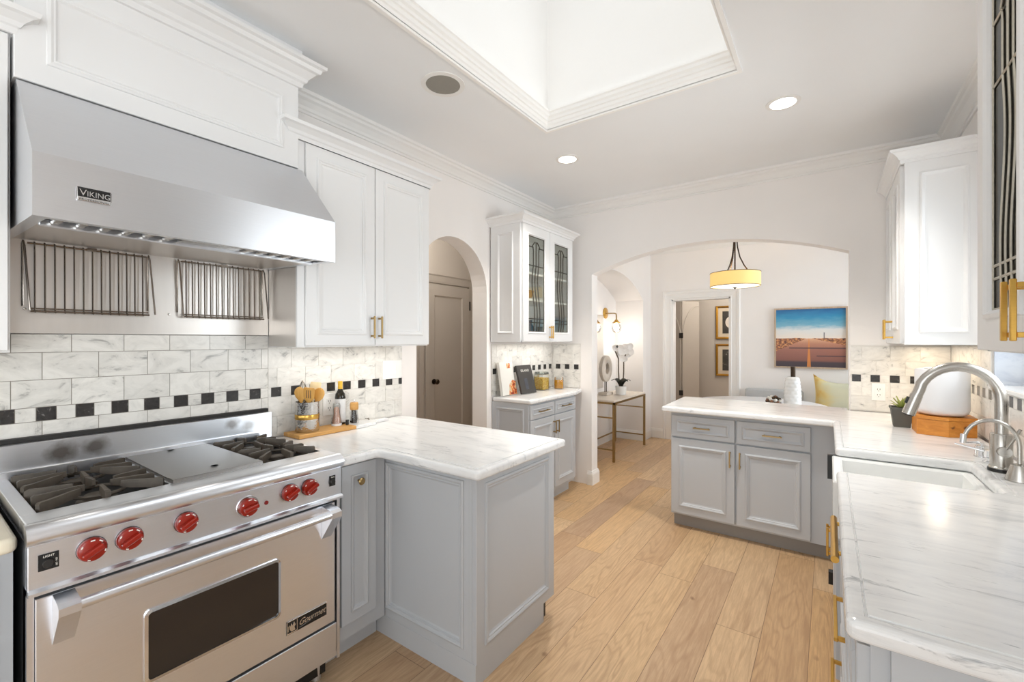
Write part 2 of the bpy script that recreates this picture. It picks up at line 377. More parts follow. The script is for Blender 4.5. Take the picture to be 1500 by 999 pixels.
        prof = [(bev, z0)] + [(bev - bev * math.sin(t * PI / 8), z0 + bev - bev * math.cos(t * PI / 8)) for t in range(1, 5)] + [(bev - bev * math.cos(t * PI / 8), z1 - bev + bev * math.sin(t * PI / 8)) for t in range(0, 5)]
        if lip: prof += [(lip, z1), (lip + 0.001, z1 - 0.004), (lip + 0.0045, z1 - 0.004), (lip + 0.0055, z1 + 0.002)]
        R = [off(d, z) for d, z in prof]; s.loft(R, mat=mat)
        for ring in (R[0], R[-1]): s.add(ring, [tuple(t) for t in tessellate_polygon([[Vector(p) for p in ring]])], mat)
        return s
    def text(s, body, o, u, v, size, mat=0, depth=0.0006, align='LEFT', shear=0.0, width=None):
        cu = bpy.data.curves.new('t', 'FONT'); cu.body = body; cu.size = size; cu.extrude = depth; cu.align_x = align; cu.shear = shear
        ob = bpy.data.objects.new('t', cu); COL.objects.link(ob); dg = bpy.context.evaluated_depsgraph_get(); dg.update()
        me = bpy.data.meshes.new_from_object(ob.evaluated_get(dg)); bpy.data.objects.remove(ob); bpy.data.curves.remove(cu)
        o, u, v = Vector(o), Vector(u), Vector(v); n = u.cross(v); k = 1.0
        if width:
            xs = [q.co.x for q in me.vertices]; k = width / max(1e-6, max(xs) - min(xs))
        s.add([o + u * q.co.x * k + v * q.co.y + n * q.co.z for q in me.vertices], [list(p.vertices) for p in me.polygons], mat)
        bpy.data.meshes.remove(me); return s
    def build(s, name, mats, parent=None, sharp=40):
        root = parent
        while root is not None and root.parent is not None: root = root.parent
        off = Vector(root.location) if root is not None else Vector((0, 0, 0))
        me = bpy.data.meshes.new(name); me.from_pydata([tuple(Vector(p) - off) for p in s.v], [], s.f)
        mats = mats if isinstance(mats, (list, tuple)) else [mats]
        for k in mats: me.materials.append(M[k] if isinstance(k, str) else k)
        me.polygons.foreach_set('material_index', s.mi); me.polygons.foreach_set('use_smooth', s.sm)
        bm = bmesh.new(); bm.from_mesh(me); bmesh.ops.recalc_face_normals(bm, faces=bm.faces[:]); lim = math.radians(sharp)
        for e in bm.edges:
            if len(e.link_faces) == 2 and e.calc_face_angle(0) > lim: e.smooth = False
        bm.to_mesh(me); bm.free(); me.update()
        ob = bpy.data.objects.new(name, me); COL.objects.link(ob)
        if parent is not None: ob.parent = parent
        return ob

def tag(o, label, cat, group=None):
    o['label'] = label; o['category'] = cat
    if group: o['group'] = group
    return o
def thing(name, label, cat, loc, group=None):
    o = bpy.data.objects.new(name, None); o.empty_display_size = 0.05; COL.objects.link(o); o.location = loc
    return tag(o, label, cat, group)
def struct(name, mb, mats, parent=None):
    o = mb.build(name, mats, parent)
    if parent is None: o['kind'] = 'structure'
    return o
def copy_thing(root, loc, label=None):
    r = root.copy(); COL.objects.link(r); r.location = loc
    if label: r['label'] = label
    for ch in list(root.children):
        c_ = ch.copy(); COL.objects.link(c_); c_.parent = r
        for g in ch.children:
            d_ = g.copy(); COL.objects.link(d_); d_.parent = c_
    return r
XYZ = lambda a, b, d: (a, b, d)            # plan, height
YZ = lambda a, b, d: (d, a, b)             # a=y b=z d=x
XZ = lambda a, b, d: (a, d, b)             # a=x b=z d=y
DOORP = [(0.052, 0), (0.054, 0.005), (0.060, 0.008), (0.066, 0.007), (0.070, 0.003), (0.076, 0.002), (0.080, -0.003), (0.090, -0.005)]
DRAWP = [(0.034, 0), (0.036, 0.005), (0.041, 0.007), (0.046, 0.005), (0.050, 0.001), (0.056, -0.003)]
THINP = [(0.045, 0), (0.047, 0.005), (0.052, 0.007), (0.057, 0.004), (0.062, -0.002), (0.067, -0.004)]
GLASSP = [(0.052, 0), (0.056, 0.004), (0.062, 0.004), (0.068, -0.004), (0.070, -0.012)]
CROWN = [(0, 0), (0.010, 0), (0.012, 0.012), (0.020, 0.016), (0.026, 0.030), (0.044, 0.052), (0.060, 0.060), (0.066, 0.072), (0.080, 0.076), (0.085, 0.092), (0, 0.092)]
CABCROWN = [(0, 0), (0.008, 0), (0.010, 0.018), (0.016, 0.022), (0.022, 0.034), (0.040, 0.050), (0.052, 0.054), (0.056, 0.068), (0, 0.068)]
BASEB = [(0, 0), (0.016, 0), (0.016, 0.10), (0.012, 0.115), (0.008, 0.122), (0.006, 0.132), (0, 0.134)]
def lift(prof, z): return [(a, b + z) for a, b in prof]
def pull(mb, c, axis, n, length, proj=0.032, th=0.009, mat=0, inset=0.012):
    c, axis, n = Vector(c), Vector(axis), Vector(n); t = axis.cross(n)
    mb.obox(c + n * (proj - th / 2), axis, n, t, length / 2, th / 2, th / 2, mat, 0.0015)
    for k in (-1, 1):
        mb.obox(c + axis * k * (length / 2 - inset) + n * (proj - th) / 2, axis, n, t, th * 0.55, (proj - th) / 2, th * 0.55, mat, 0.001)
    return mb

CEIL = 2.73; RW = 2.97; FW = 3.97
# ------------------------------------------------------------------ the room
b = MB().box(-1.3, 4.2, -2.85, 8.3, -0.06, 0.0); struct('floor', b, 'floor')
b = MB(); sx0, sx1, sy0, sy1 = 0.88, 1.955, 0.62, 2.405
b.box(-1.3, sx0, -2.7, 8.3, CEIL, CEIL + 0.1); b.box(sx1, 4.2, -2.7, 8.3, CEIL, CEIL + 0.1)
b.box(sx0, sx1, -2.7, sy0, CEIL, CEIL + 0.1); b.box(sx0, sx1, sy1, 8.3, CEIL, CEIL + 0.1); struct('ceiling', b, 'ceil')
b = MB(); wt = 0.05
b.box(sx0 - wt, sx0, sy0 - wt, sy1 + wt, CEIL + 0.1, 4.0); b.box(sx1, sx1 + wt, sy0 - wt, sy1 + wt, CEIL + 0.1, 4.0)
b.box(sx0, sx1, sy0 - wt, sy0, CEIL + 0.1, 4.0); b.box(sx0, sx1, sy1, sy1 + wt, CEIL + 0.1, 4.0); struct('wall_skylight', b, 'well')
SKY = [(0.006, -0.012), (-0.014, -0.012), (-0.014, 0.0), (0.0, 0.004), (0.006, 0.012), (0.006, 0.022), (0.014, 0.03), (0.014, 0.044), (0.022, 0.052), (0.026, 0.066), (0.026, 0.078), (0.034, 0.084), (0.034, 0.10), (0.0, 0.10), (0.0, 0.004)]
SKY = [(-0.022, -0.010), (-0.022, 0.0), (0, 0.0), (0, 0.105), (0.034, 0.105), (0.034, 0.092), (0.028, 0.086), (0.026, 0.070), (0.018, 0.060), (0.016, 0.046), (0.010, 0.042), (0.008, 0.024), (0.003, 0.018), (0.0, 0.002), (-0.004, -0.010)]
b = MB().sweep([(sx0, sy0), (sx1, sy0), (sx1, sy1), (sx0, sy1)], lift(SKY, CEIL), XYZ, True); struct('trim_1', b, 'well')
b = MB(); fr = 0.04
for x0, x1, y0, y1 in ((sx0 - wt, sx1 + wt, sy0 - wt, sy0), (sx0 - wt, sx1 + wt, sy1, sy1 + wt), (sx0 - wt, sx0, sy0, sy1), (sx1, sx1 + wt, sy0, sy1)): b.box(x0, x1, y0, y1, 4.0, 4.04)
w_ = struct('window_1', b, 'trim'); MB().box(sx0, sx1, sy0, sy1, 4.015, 4.021).build('pane', 'glass', w_)

def arcpts(c, half, spring, apex, n=24):
    rise = apex - spring; R = (half * half + rise * rise) / (2 * rise); zc = apex - R; a = math.asin(min(1, half / R))
    if rise > half: a = PI - a
    return [(c + R * math.sin(-a + 2 * a * i / n), zc + R * math.cos(-a + 2 * a * i / n)) for i in range(n + 1)]
# left wall with the round-headed passage
A0, A1 = 2.12, 2.896
arch = arcpts((A0 + A1) / 2, (A1 - A0) / 2, 1.807, 2.195)
b = MB().prism([(-2.7, 0), (A0, 0)] + arch + [(A1, 0), (FW + 0.14, 0), (FW + 0.14, CEIL), (-2.7, CEIL)], YZ, -0.157, 0); struct('wall_left', b, 'wall')
# far wall with the wide low arch
B0, B1 = 0.445, 2.441
arch = arcpts((B0 + B1) / 2, (B1 - B0) / 2, 2.045, 2.238, 32)
b = MB().prism([(0, 0), (B0, 0)] + arch + [(B1, 0), (RW + 0.15, 0), (RW + 0.15, CEIL), (0, CEIL)], XZ, FW, FW + 0.13); struct('wall_far', b, 'wall')
# right wall with the window over the sink
wy0, wy1, wz0, wz1 = 1.80, 3.10, 1.19, 2.2
b = MB()
b.box(RW, RW + 0.15, -0.1, wy0, 0, CEIL); b.box(RW, RW + 0.15, -2.7, -1.8, 0, CEIL); b.box(RW, RW + 0.15, -1.8, -0.1, 0, 0.06); b.box(RW, RW + 0.15, -1.8, -0.1, 2.2, CEIL); b.box(RW, RW + 0.15, wy1, FW, 0, CEIL); b.box(RW, RW + 0.15, wy0, wy1, 0, wz0); b.box(RW, RW + 0.15, wy0, wy1, wz1, CEIL); struct('wall_right', b, 'wall')
b = MB().box(RW + 0.001, RW + 0.12, wy1 - 0.012, wy1, wz0, wz1); struct('trim_2', b, 'daylitmarble')
b = MB().box(RW - 0.02, RW + 0.12, wy0, wy1, wz0 - 0.016, wz0 + 0.004, 0, 0.003); struct('trim_3', b, 'ceramic')
b = MB()
for q in ((wy0, wy0 + 0.05, wz0, wz1), (wy1 - 0.062, wy1 - 0.012, wz0, wz1), (wy0, wy1, wz0, wz0 + 0.05), (wy0, wy1, wz1 - 0.05, wz1), ((wy0 + wy1) / 2 - 0.02, (wy0 + wy1) / 2 + 0.02, wz0, wz1)): b.box(RW + 0.12, RW + 0.15, *q)
w_ = struct('window_2', b, 'trim'); MB().box(RW + 0.133, RW + 0.137, wy0, wy1, wz0, wz1).build('pane', 'glass', w_)
b = MB()
for q in ((-1.8, -1.72, 0.06, 2.2), (-0.18, -0.1, 0.06, 2.2), (-1.8, -0.1, 0.06, 0.2), (-1.8, -0.1, 2.1, 2.2), (-0.99, -0.91, 0.06, 2.2)): b.box(RW + 0.10, RW + 0.14, *q)
w_ = struct('added_window_side', b, 'trim'); MB().box(RW + 0.118, RW + 0.122, -1.8, -0.1, 0.06, 2.2).build('pane', 'glass', w_)  # out-of-view glazed door, added as an opening for the side fill
rx0, rx1, rz0, rz1 = 0.10, 2.88, 0.05, 2.60
b = MB(); b.box(-0.157, rx0, -2.85, -2.7, 0, CEIL); b.box(rx1, RW + 0.15, -2.85, -2.7, 0, CEIL); b.box(rx0, rx1, -2.85, -2.7, 0, rz0); b.box(rx0, rx1, -2.85, -2.7, rz1, CEIL); struct('wall_rear', b, 'wall')
b = MB()
for q in ((rx0, rx0 + 0.07, rz0, rz1), (rx1 - 0.07, rx1, rz0, rz1), (rx0, rx1, rz0, rz0 + 0.1), (rx0, rx1, rz1 - 0.07, rz1), ((rx0 + rx1) / 2 - 0.05, (rx0 + rx1) / 2 + 0.05, rz0, rz1)): b.box(q[0], q[1], -2.83, -2.79, q[2], q[3])
w_ = struct('added_window_rear', b, 'trim'); MB().box(rx0, rx1, -2.812, -2.808, rz0, rz1).build('pane', 'glass', w_)  # out-of-view glazing, added as an opening for the rear fill
# breakfast nook
NX, NY = 0.21, 6.45
arch = arcpts(5.13, 0.99, 1.965, 2.255)
b = MB().prism([(FW + 0.13, 0), (4.14, 0)] + arch + [(6.12, 0), (NY + 0.13, 0), (NY + 0.13, CEIL), (FW + 0.13, CEIL)], YZ, -0.19, NX)
b.box(-0.25, -0.19, FW + 0.14, NY + 0.13, 0, CEIL); struct('wall_nook_left', b, 'wall')
D0, D1, DH = 0.51, 1.265, 1.98
b = MB().box(NX, D0, NY, NY + 0.13, 0, CEIL); b.box(D1, 4.2, NY, NY + 0.13, 0, CEIL); b.box(D0, D1, NY, NY + 0.13, DH, CEIL); struct('wall_nook_far', b, 'wall')
b = MB(); b.box(4.0, 4.15, FW + 0.13, 4.3, 0, CEIL); b.box(4.0, 4.15, 6.3, NY, 0, CEIL); b.box(4.0, 4.15, 4.3, 6.3, 0, 0.85); b.box(4.0, 4.15, 4.3, 6.3, 2.25, CEIL); struct('wall_nook_right', b, 'wall')
b2 = MB()
for q in ((4.3, 4.35, 0.85, 2.25), (6.25, 6.3, 0.85, 2.25), (4.3, 6.3, 0.85, 0.9), (4.3, 6.3, 2.2, 2.25), (5.28, 5.32, 0.85, 2.25)): b2.box(4.05, 4.09, *q)
w_ = struct('window_4', b2, 'trim'); MB().box(4.068, 4.072, 4.3, 6.3, 0.85, 2.25).build('pane', 'glass', w_)
b = MB().box(RW + 0.15, 4.15, FW, FW + 0.13, 0, CEIL); struct('wall_nook_near', b, 'wall')
CAS = [(0, 0), (0, 0.014), (0.012, 0.018), (0.02, 0.012), (0.07, 0.016), (0.085, 0.024), (0.11, 0.026), (0.118, 0.02), (0.118, 0)]
b = MB().sweep([(D0, 0), (D0, DH), (D1, DH), (D1, 0)], CAS, lambda a, c_, d: (a, NY - d, c_), side=1); struct('trim_4', b, 'trim')
b = MB().box(D0 - 0.001, D0 + 0.018, NY - 0.005, NY + 0.135, 0, DH); b.box(D1 - 0.018, D1 + 0.001, NY - 0.005, NY + 0.135, 0, DH); b.box(D0, D1, NY - 0.005, NY + 0.135, DH - 0.018, DH + 0.001); struct('trim_5', b, 'trim')
# hall behind the passage, and the back hall beyond the nook
b = MB().box(-1.1, -1.0, 0.9, 4.6, 0, CEIL); struct('wall_hall_left', b, 'hallshade')
b = MB().box(-1.0, -0.157, 0.8, 0.9, 0, CEIL); struct('wall_hall_near', b, 'hallshade')
b = MB().box(-1.0, -0.25, 4.5, 4.6, 0, CEIL); b.box(-0.252, -0.157, FW + 0.14, 4.5, 0, CEIL); struct('wall_hall_far', b, 'hallshade')
b = MB().box(-0.4, 2.2, 7.9, 8.0, 0, CEIL); b.box(-0.4, -0.3, NY + 0.13, 7.9, 0, CEIL); b.box(2.1, 2.2, NY + 0.13, 7.9, 0, CEIL); struct('wall_back_hall', b, 'hallshade')

# cornices and skirtings
cz = CEIL - 0.092
b = MB().sweep([(0, -2.6), (0, FW), (RW, FW), (RW, -2.6)], lift(CROWN, cz), XYZ, side=-1); struct('trim_6', b, 'trim')
b = MB().sweep([(NX, FW + 0.13), (NX, NY), (4.0, NY)], lift(CROWN, cz), XYZ, side=-1); struct('trim_7', b, 'trim')
b = MB().sweep([(0.40, FW), (B0, FW), (B0, FW + 0.13), (NX + 0.05, FW + 0.13)], BASEB, XYZ, side=-1); struct('baseboard_far', b, 'trim')
b = MB().sweep([(-0.19, 4.14), (-0.19, 6.12), (NX, 6.12), (NX, NY), (D0 - 0.118, NY)], BASEB, XYZ, side=-1); struct('baseboard_nook', b, 'trim')
b = MB().sweep([(D1 + 0.118, NY), (3.9, NY)], BASEB, XYZ, side=-1); struct('baseboard_nook_far', b, 'trim')
b = MB().sweep([(-0.157, A1), (0, A1)], BASEB, XYZ, side=-1); struct('baseboard_left', b, 'trim')

# ------------------------------------------------------------------ tiled splashbacks
def clip(a, b_, lo, hi): return max(a, lo), min(b_, hi)
def tiles(mb, f, u0, u1, z0, z1, ph=0.247, phb=0.308, gm=3):
    g = 0.0011
    mb.prism([(u0, z0), (u1, z0), (u1, z1), (u0, z1)], f, 0.001, 0.006, gm)
    def one(a, b_, c_, d_, mat):
        a, b_ = clip(a, b_, u0, u1); c_, d_ = clip(c_, d_, z0, z1)
        if b_ - a < 0.006 or d_ - c_ < 0.006: return
        mb.prism([(a + g, c_ + g), (b_ - g, c_ + g), (b_ - g, d_ - g), (a + g, d_ - g)], f, 0.0055, 0.0085, mat)
    k = math.floor((u0 - phb) / 0.103) - 1
    while phb + k * 0.103 < u1:
        a = phb + k * 0.103
        one(a, a + 0.0515, 1.118, 1.168, 1); one(a + 0.0515, a + 0.103, 1.118, 1.168, 0); k += 1
    rows = [(1.168 + 0.0985 * i, ph + (0.076 if i % 2 else 0)) for i in range(0, 5)] + [(1.118 - 0.0985 * (i + 1), ph + (0.0 if i % 2 else 0.076)) for i in range(0, 3)]
    for z, p_ in rows:
        k = math.floor((u0 - p_) / 0.1525) - 1
        while p_ + k * 0.1525 < u1:
            one(p_ + k * 0.1525, p_ + (k + 1) * 0.1525, z, z + 0.0985, 0); k += 1
    return mb
TM = ['tile', 'blacktile', 'grout', 'groutlight']
b = MB(); tiles(b, YZ, -0.9, 1.117, 0.90, 1.431, gm=2); tiles(b, YZ, 1.117, 1.985, 0.915, 1.374)
b.v = [(x + 0.0, y, z) for x, y, z in b.v]
tag(b.build('tile_splashback', TM), 'white marble tile splashback with a row of black squares behind the stove', 'splashback')
b = MB(); tiles(b, YZ, 2.953, FW - 0.009, 0.937, 1.374, 0.2, 2.965); tiles(b, lambda a, c_, d: (a, FW - d, c_), 0.01, 0.325, 0.937, 1.374, 0.1, 0.05)
tag(b.build('tile_splashback', TM), 'marble tile splashback with small black squares above the sideboard counter', 'splashback')
b = MB(); tiles(b, lambda a, c_, d: (a, FW - d, c_), 2.448, RW - 0.009, 0.915, 1.37, 0.3, 2.455)
tiles(b, lambda a, c_, d: (RW - d, a, c_), wy1, FW - 0.009, 0.915, 1.376, 0.3, 0.31); tiles(b, lambda a, c_, d: (RW - d, a, c_), 0.98, wy1, 0.915, 1.174, 0.3, 0.31)
tag(b.build('tile_splashback', TM), 'marble tile splashback with black squares wrapping the corner behind the sink', 'splashback')

# ------------------------------------------------------------------ stove
st = thing('range_stove', 'wide stainless steel gas range with five red knobs', 'stove', (0.35, 0.64, 0))
y0, y1 = 0.203, 1.085
b = MB(); b.box(0.02, 0.655, y0, y1, 0.10, 0.893); b.box(0.62, 0.672, y0, y0 + 0.013, 0.10, 0.775); b.box(0.62, 0.672, y1 - 0.013, y1, 0.10, 0.775); b.build('body', 'ss', st)
b = MB().box(0.05, 0.60, y0 + 0.02, y1 - 0.02, 0.02, 0.10); b.build('base', 'black', st)
b = MB()
for yy in (y0 + 0.05, y1 - 0.05):
    for xx in (0.10, 0.58): b = MB().cyl((xx, yy, 0), (xx, yy, 0.10), 0.02, 0.022); b.build('leg', 'ss', st)
# top: frame rails around two wells and the griddle, bullnose along the front
wl0, wl1, gr0, gr1, wr0, wr1 = 0.235, 0.533, 0.540, 0.822, 0.830, 1.062
xb, xf = 0.075, 0.565; zt = 0.940
b = MB()
b.box(0.06, xb, y0, y1, 0.90, 0.965, 0, 0.002); b.box(xf, 0.66, y0, y1, 0.90, zt, 0, 0.002)
for a, c_ in ((y0, wl0), (wl1, gr0), (gr1, wr0), (wr1, y1)): b.box(xb, xf, a, c_, 0.90, zt, 0, 0.001)
b.build('cooktop', 'ss', st)
for q in ((wl0, wl1), (wr0, wr1)): MB().box(xb, xf, *q, 0.897, 0.902).build('burner_tray', 'blacktray', st)
b = MB().prism([(gr0, 0), (gr1, 0), (gr1, 1), (gr0, 1)], lambda a, c_, d: (xb + 0.002 + (xf + 0.012 - xb) * c_, a, d), 0.91, 0.951)
b.box(xf - 0.03, xf + 0.012, gr0, gr1, 0.951, 0.953)
for yy, xx in ((0.68, 0.10), (0.69, 0.50)): b.lathe([(0.0, 0), (0.012, 0)], (xx, yy, 0.9535), 16, 1)
b.build('griddle_plate', ['griddle', 'black'], st)
prof = [(0.655, 0.905), (0.655, zt)] + [(0.664 + 0.036 * math.sin(t * PI / 12), zt - 0.032 + 0.032 * math.cos(t * PI / 12)) for t in range(0, 8)] + [(0.692, 0.893), (0.68, 0.887)]
b = MB().loft([[(x, yy, z) for x, z in prof] for yy in (y0 - 0.003, y1 + 0.003)], cap0=True, cap1=True, smooth=True); b.build('bullnose_rail', 'ss', st)
b = MB().box(0.655, 0.684, y0, y1, 0.776, 0.889, 0, 0.002)
b.loft([[(x, yy, z) for x, z in ((0.655, 0.776), (0.688, 0.778), (0.697, 0.772), (0.697, 0.764), (0.655, 0.758))] for yy in (y0, y1)], cap0=True, cap1=True); b.build('control_panel', 'ss', st)
b = MB().box(0.036, 0.062, y0 + 0.01, y1 + 0.025, 0.93, 1.052, 0, 0.002); b.build('backguard', 'ssstain', st)
b = MB().box(0.010, 0.036, y0, y1 + 0.02, 0.94, 1.068); b.build('vent_slot', 'gratebg', st)
# burners and grates
def grate(cx, cy, hx, hy):
    g = MB(); c0 = Vector((cx, cy, 0)); up = Vector((0, 0, 1))
    def bar(p, q, zo=0.958, zi=0.962):
        p, q = c0 + Vector(p), c0 + Vector(q); d = (q - p).normalized(); t = Vector((-d.y, d.x, 0)); L = (q - p).length
        R = [(0.0, 0.0085, 0.914, zo - 0.004), (0.006, 0.0085, 0.914, zo), (L * 0.25, 0.0075, 0.930, zo), (L * 0.8, 0.006, 0.938, zi), (L, 0.0045, 0.944, zi)]
        g.loft([[p + d * r + t * w + up * z for w, z in ((-w_, z0_), (w_, z0_), (w_ * 0.75, z1_), (-w_ * 0.75, z1_))] for r, w_, z0_, z1_ in R], cap0=True, cap1=True)
    for s_ in (-1, 1):
        for xo, xi in ((-hx + 0.022, -0.040), (0.0, 0.0), (hx - 0.022, 0.040)): bar((xo, s_ * hy, 0), (xi, s_ * (0.030 if xo == 0 else 0.048), 0))
        bar((s_ * hx, 0, 0), (s_ * 0.040, 0, 0))
        g.tube([c0 + Vector((x, s_ * (hy - 0.022), 0.922)) for x in (-hx + 0.022, 0, hx - 0.022)], 0.007, 6)
    g.tube([(cx + 0.066 * math.cos(t * PI / 12), cy + 0.066 * math.sin(t * PI / 12), 0.934) for t in range(24)], 0.0055, 6, closed=True)
    for sx_ in (-1, 1):
        for sy_ in (-1, 1): g.obox((cx + sx_ * (hx - 0.022), cy + sy_ * (hy - 0.008), 0.912), (1, 0, 0), (0, 1, 0), (0, 0, 1), 0.009, 0.008, 0.010, 0, 0.002)
    return g
for wa, wb in ((wl0, wl1), (wr0, wr1)):
    cy = (wa + wb) / 2; hy = (wb - wa) / 2 - 0.005
    for cx in (xb + 0.125, xf - 0.125):
        bn = MB().lathe([(0.05, 0), (0.05, 0.008), (0.036, 0.012), (0.036, 0.018), (0.03, 0.024), (0.0, 0.025)], (cx, cy, 0.902), 24); bn.build('burner', 'iron', st)
        grate(cx, cy, 0.116, hy).build('grate', 'iron', st)
# knobs
for yy, zz, kind in ((0.322, 0.842, 0), (0.402, 0.842, 0), (0.540, 0.842, 0), (0.722, 0.834, 1), (0.868, 0.843, 0), (0.944, 0.843, 0)):
    k = MB().lathe([(0.031, 0), (0.031, 0.010), (0.029, 0.014), (0.024, 0.016), (0.0, 0.016)], (0.687, yy, zz), 28, 0, (1, 0, 0))
    a = 0.5 if kind == 0 else 0.2
    k.obox((0.711, yy, zz), (1, 0, 0), (0, math.cos(a), math.sin(a)), (0, -math.sin(a), math.cos(a)), 0.010, 0.024, 0.0075, 0, 0.003)
    for q in (0.9, 1.6, -0.3, -1.9, 2.6):
        k.obox((0.7032, yy + 0.026 * math.cos(q), zz + 0.026 * math.sin(q)), (1, 0, 0), (0, -math.sin(q), math.cos(q)), (0, math.cos(q), math.sin(q)), 0.0004, 0.0045 if q in (0.9, 1.6) else 0.003, 0.0014, 1)
    ko = k.build('knob', ['red', 'paper'], st)
    t = MB().lathe([(0.036 if kind else 0.032, 0), (0.036 if kind else 0.032, 0.003), (0.0, 0.003)], (0.684, yy, zz), 28, 0, (1, 0, 0)); t.build('bezel', 'chrome' if kind else 'black', ko)
for yy, body in ((0.240, 'LIGHT'), (1.043, 'FAN')):
    w = 0.019 if body == 'LIGHT' else 0.013
    sw = MB().box(0.684, 0.687, yy - w, yy + w, 0.820, 0.862, 0, 0.0008).build('rocker_switch' if body == 'FAN' else 'light_switch', 'black', st)
    MB().lathe([(0.0105, 0), (0.0105, 0.007), (0.009, 0.009), (0, 0.009)], (0.687, yy - 0.002, 0.838), 20, 0, (1, 0, 0)).build('button', 'gratebg', sw)
    t = MB().text(body, (0.6872, yy, 0.853), (0, 1, 0), (0, 0, 1), 0.0075, align='CENTER')
    if body == 'LIGHT':
        t.text('ON', (0.6872, yy + 0.0125, 0.846), (0, 0, -1), (0, 1, 0), 0.005); t.text('OFF', (0.6872, yy + 0.0125, 0.834), (0, 0, -1), (0, 1, 0), 0.005)
    t.build('lettering', 'paper', sw)
MB().lathe([(0.007, 0), (0.007, 0.003), (0.004, 0.006), (0, 0.006)], (0.684, 0.784, 0.829), 16, 0, (1, 0, 0)).build('indicator_light', 'redled', st)
# oven door, window, handle, badge, drawer
b = MB(); b.box(0.640, 0.656, y0 + 0.004, y1 - 0.004, 0.12, 0.762); b.build('door_gap', 'gratebg', st)
oy0, oy1, oz0, oz1 = 0.217, 1.056, 0.268, 0.750
od = MB().panel((0.655, oy0, oz0), (0, 1, 0), (1, 0, 0), oy1 - oy0, oz1 - oz0, 0.028).build('oven_door', 'ss', st)
def rrect(cy, cz_, hy, hz, r, n=5):
    return [(cy + sy_ * (hy - r) + r * math.cos(a0 + t * PI / 2 / n), cz_ + sz_ * (hz - r) + r * math.sin(a0 + t * PI / 2 / n)) for sy_, sz_, a0 in ((1, 1, 0), (-1, 1, PI / 2), (-1, -1, PI), (1, -1, 1.5 * PI)) for t in range(n + 1)]
b = MB(); ringo = rrect(0.635, 0.505, 0.199, 0.108, 0.018); ringi = rrect(0.635, 0.505, 0.190, 0.099, 0.010)
b.loft([[(x, a, c_) for a, c_ in r] for x, r in ((0.682, ringo), (0.688, ringo), (0.690, ringi), (0.684, ringi))], smooth=False, loop=False)
wf = b.build('window_frame', 'chrome', od)
b = MB().prism(ringi, YZ, 0.6825, 0.6855); b.build('window_glass', 'ovenglass', od)
hb = MB().cyl((0.743, 0.255, 0.728), (0.743, 1.035, 0.728), 0.0135, n=24)
for yy in (0.268, 1.018):
    hb.loft([[(x, yy + s_, z) for x, z in ((0.684, 0.750), (0.742, 0.744), (0.757, 0.736), (0.757, 0.716), (0.684, 0.620))] for s_ in (-0.021, 0.021)], cap0=True, cap1=True)
hb.build('handle', 'ss', od)
bd = MB().box(0.683, 0.6855, 0.857, 1.018, 0.312, 0.362, 0, 0.001).build('badge', 'black', od)
b = MB(); b.box(0.6855, 0.6862, 0.857, 1.018, 0.3595, 0.362); b.box(0.6855, 0.6862, 0.857, 0.8595, 0.312, 0.362); b.box(0.6855, 0.6862, 0.860, 0.896, 0.314, 0.318); b.box(0.6855, 0.6862, 0.8955, 0.8975, 0.312, 0.362)
for pts in (((0.866, 0.350), (0.870, 0.341), (0.875, 0.352), (0.879, 0.341), (0.885, 0.354), (0.888, 0.342), (0.893, 0.344), (0.886, 0.334), (0.889, 0.322), (0.874, 0.321), (0.868, 0.331)), ((0.861, 0.345), (0.864, 0.345), (0.864, 0.325), (0.861, 0.325))):
    b.prism(list(pts), YZ, 0.6855, 0.6864)
b.text('Gourmet', (0.6856, 0.901, 0.328), (0, 1, 0), (0, 0, 1), 0.032, shear=0.5, width=0.110)
b.tube([(0.6862, 0.905, 0.321), (0.6862, 0.925, 0.323), (0.6862, 0.950, 0.327)], 0.0009, 6)
od_ = b.build('lettering', 'chrome', st); od_.parent = st; od_.name = 'badge_lettering'
b = MB().box(0.648, 0.678, oy0, y1 - 0.018, 0.118, 0.254, 0, 0.002); b.build('kick_drawer', 'ss', st)

# ------------------------------------------------------------------ hood, its cabinet, the steel wall panel and the fold-down shelves
hd = thing('range_hood', 'sloped stainless steel range hood with nameplate above the stove', 'range hood', (0.3, 0.67, 1.745))
h0, h1 = 0.222, 1.111; th = 0.004
b = MB()
def sheet(p): b.loft([[(x, yy, z) for x, z in p] for yy in (h0, h1)], cap0=True, cap1=True)
h0 += th; h1 -= th
sheet([(0.575, 1.742), (0.60, 1.742), (0.60, 1.914), (0.338, 2.192), (0.012, 2.192), (0.012, 2.188), (0.336, 2.188), (0.596, 1.912), (0.596, 1.746), (0.575, 1.746)])
h0 -= th; h1 += th
for yy in (h0, h1 - th): b.prism([(0.012, 1.764), (0.60, 1.742), (0.60, 1.914), (0.338, 2.192), (0.012, 2.192)], lambda a, c_, d: (a, d, c_), yy, yy + th)
for yy in (h0 + th, h1 - 0.03): b.prism([(0.012, 1.764), (0.575, 1.743), (0.575, 1.748), (0.012, 1.769)], lambda a, c_, d: (a, d, c_), yy, yy + 0.026)
b.build('canopy', 'ssv', hd)
b = MB().loft([[(x, yy, z) for x, z in ((0.013, 1.7645), (0.455, 1.748), (0.455, 1.752), (0.013, 1.7695))] for yy in (h0 + 0.03, h1 - 0.031)], cap0=True, cap1=True); b.build('drip_pan', 'sswarm', hd)
b = MB().box(0.456, 0.474, h0 + 0.03, h1 - 0.031, 1.741, 1.765, 0, 0.002); b.build('filter_rail', 'ss', hd)
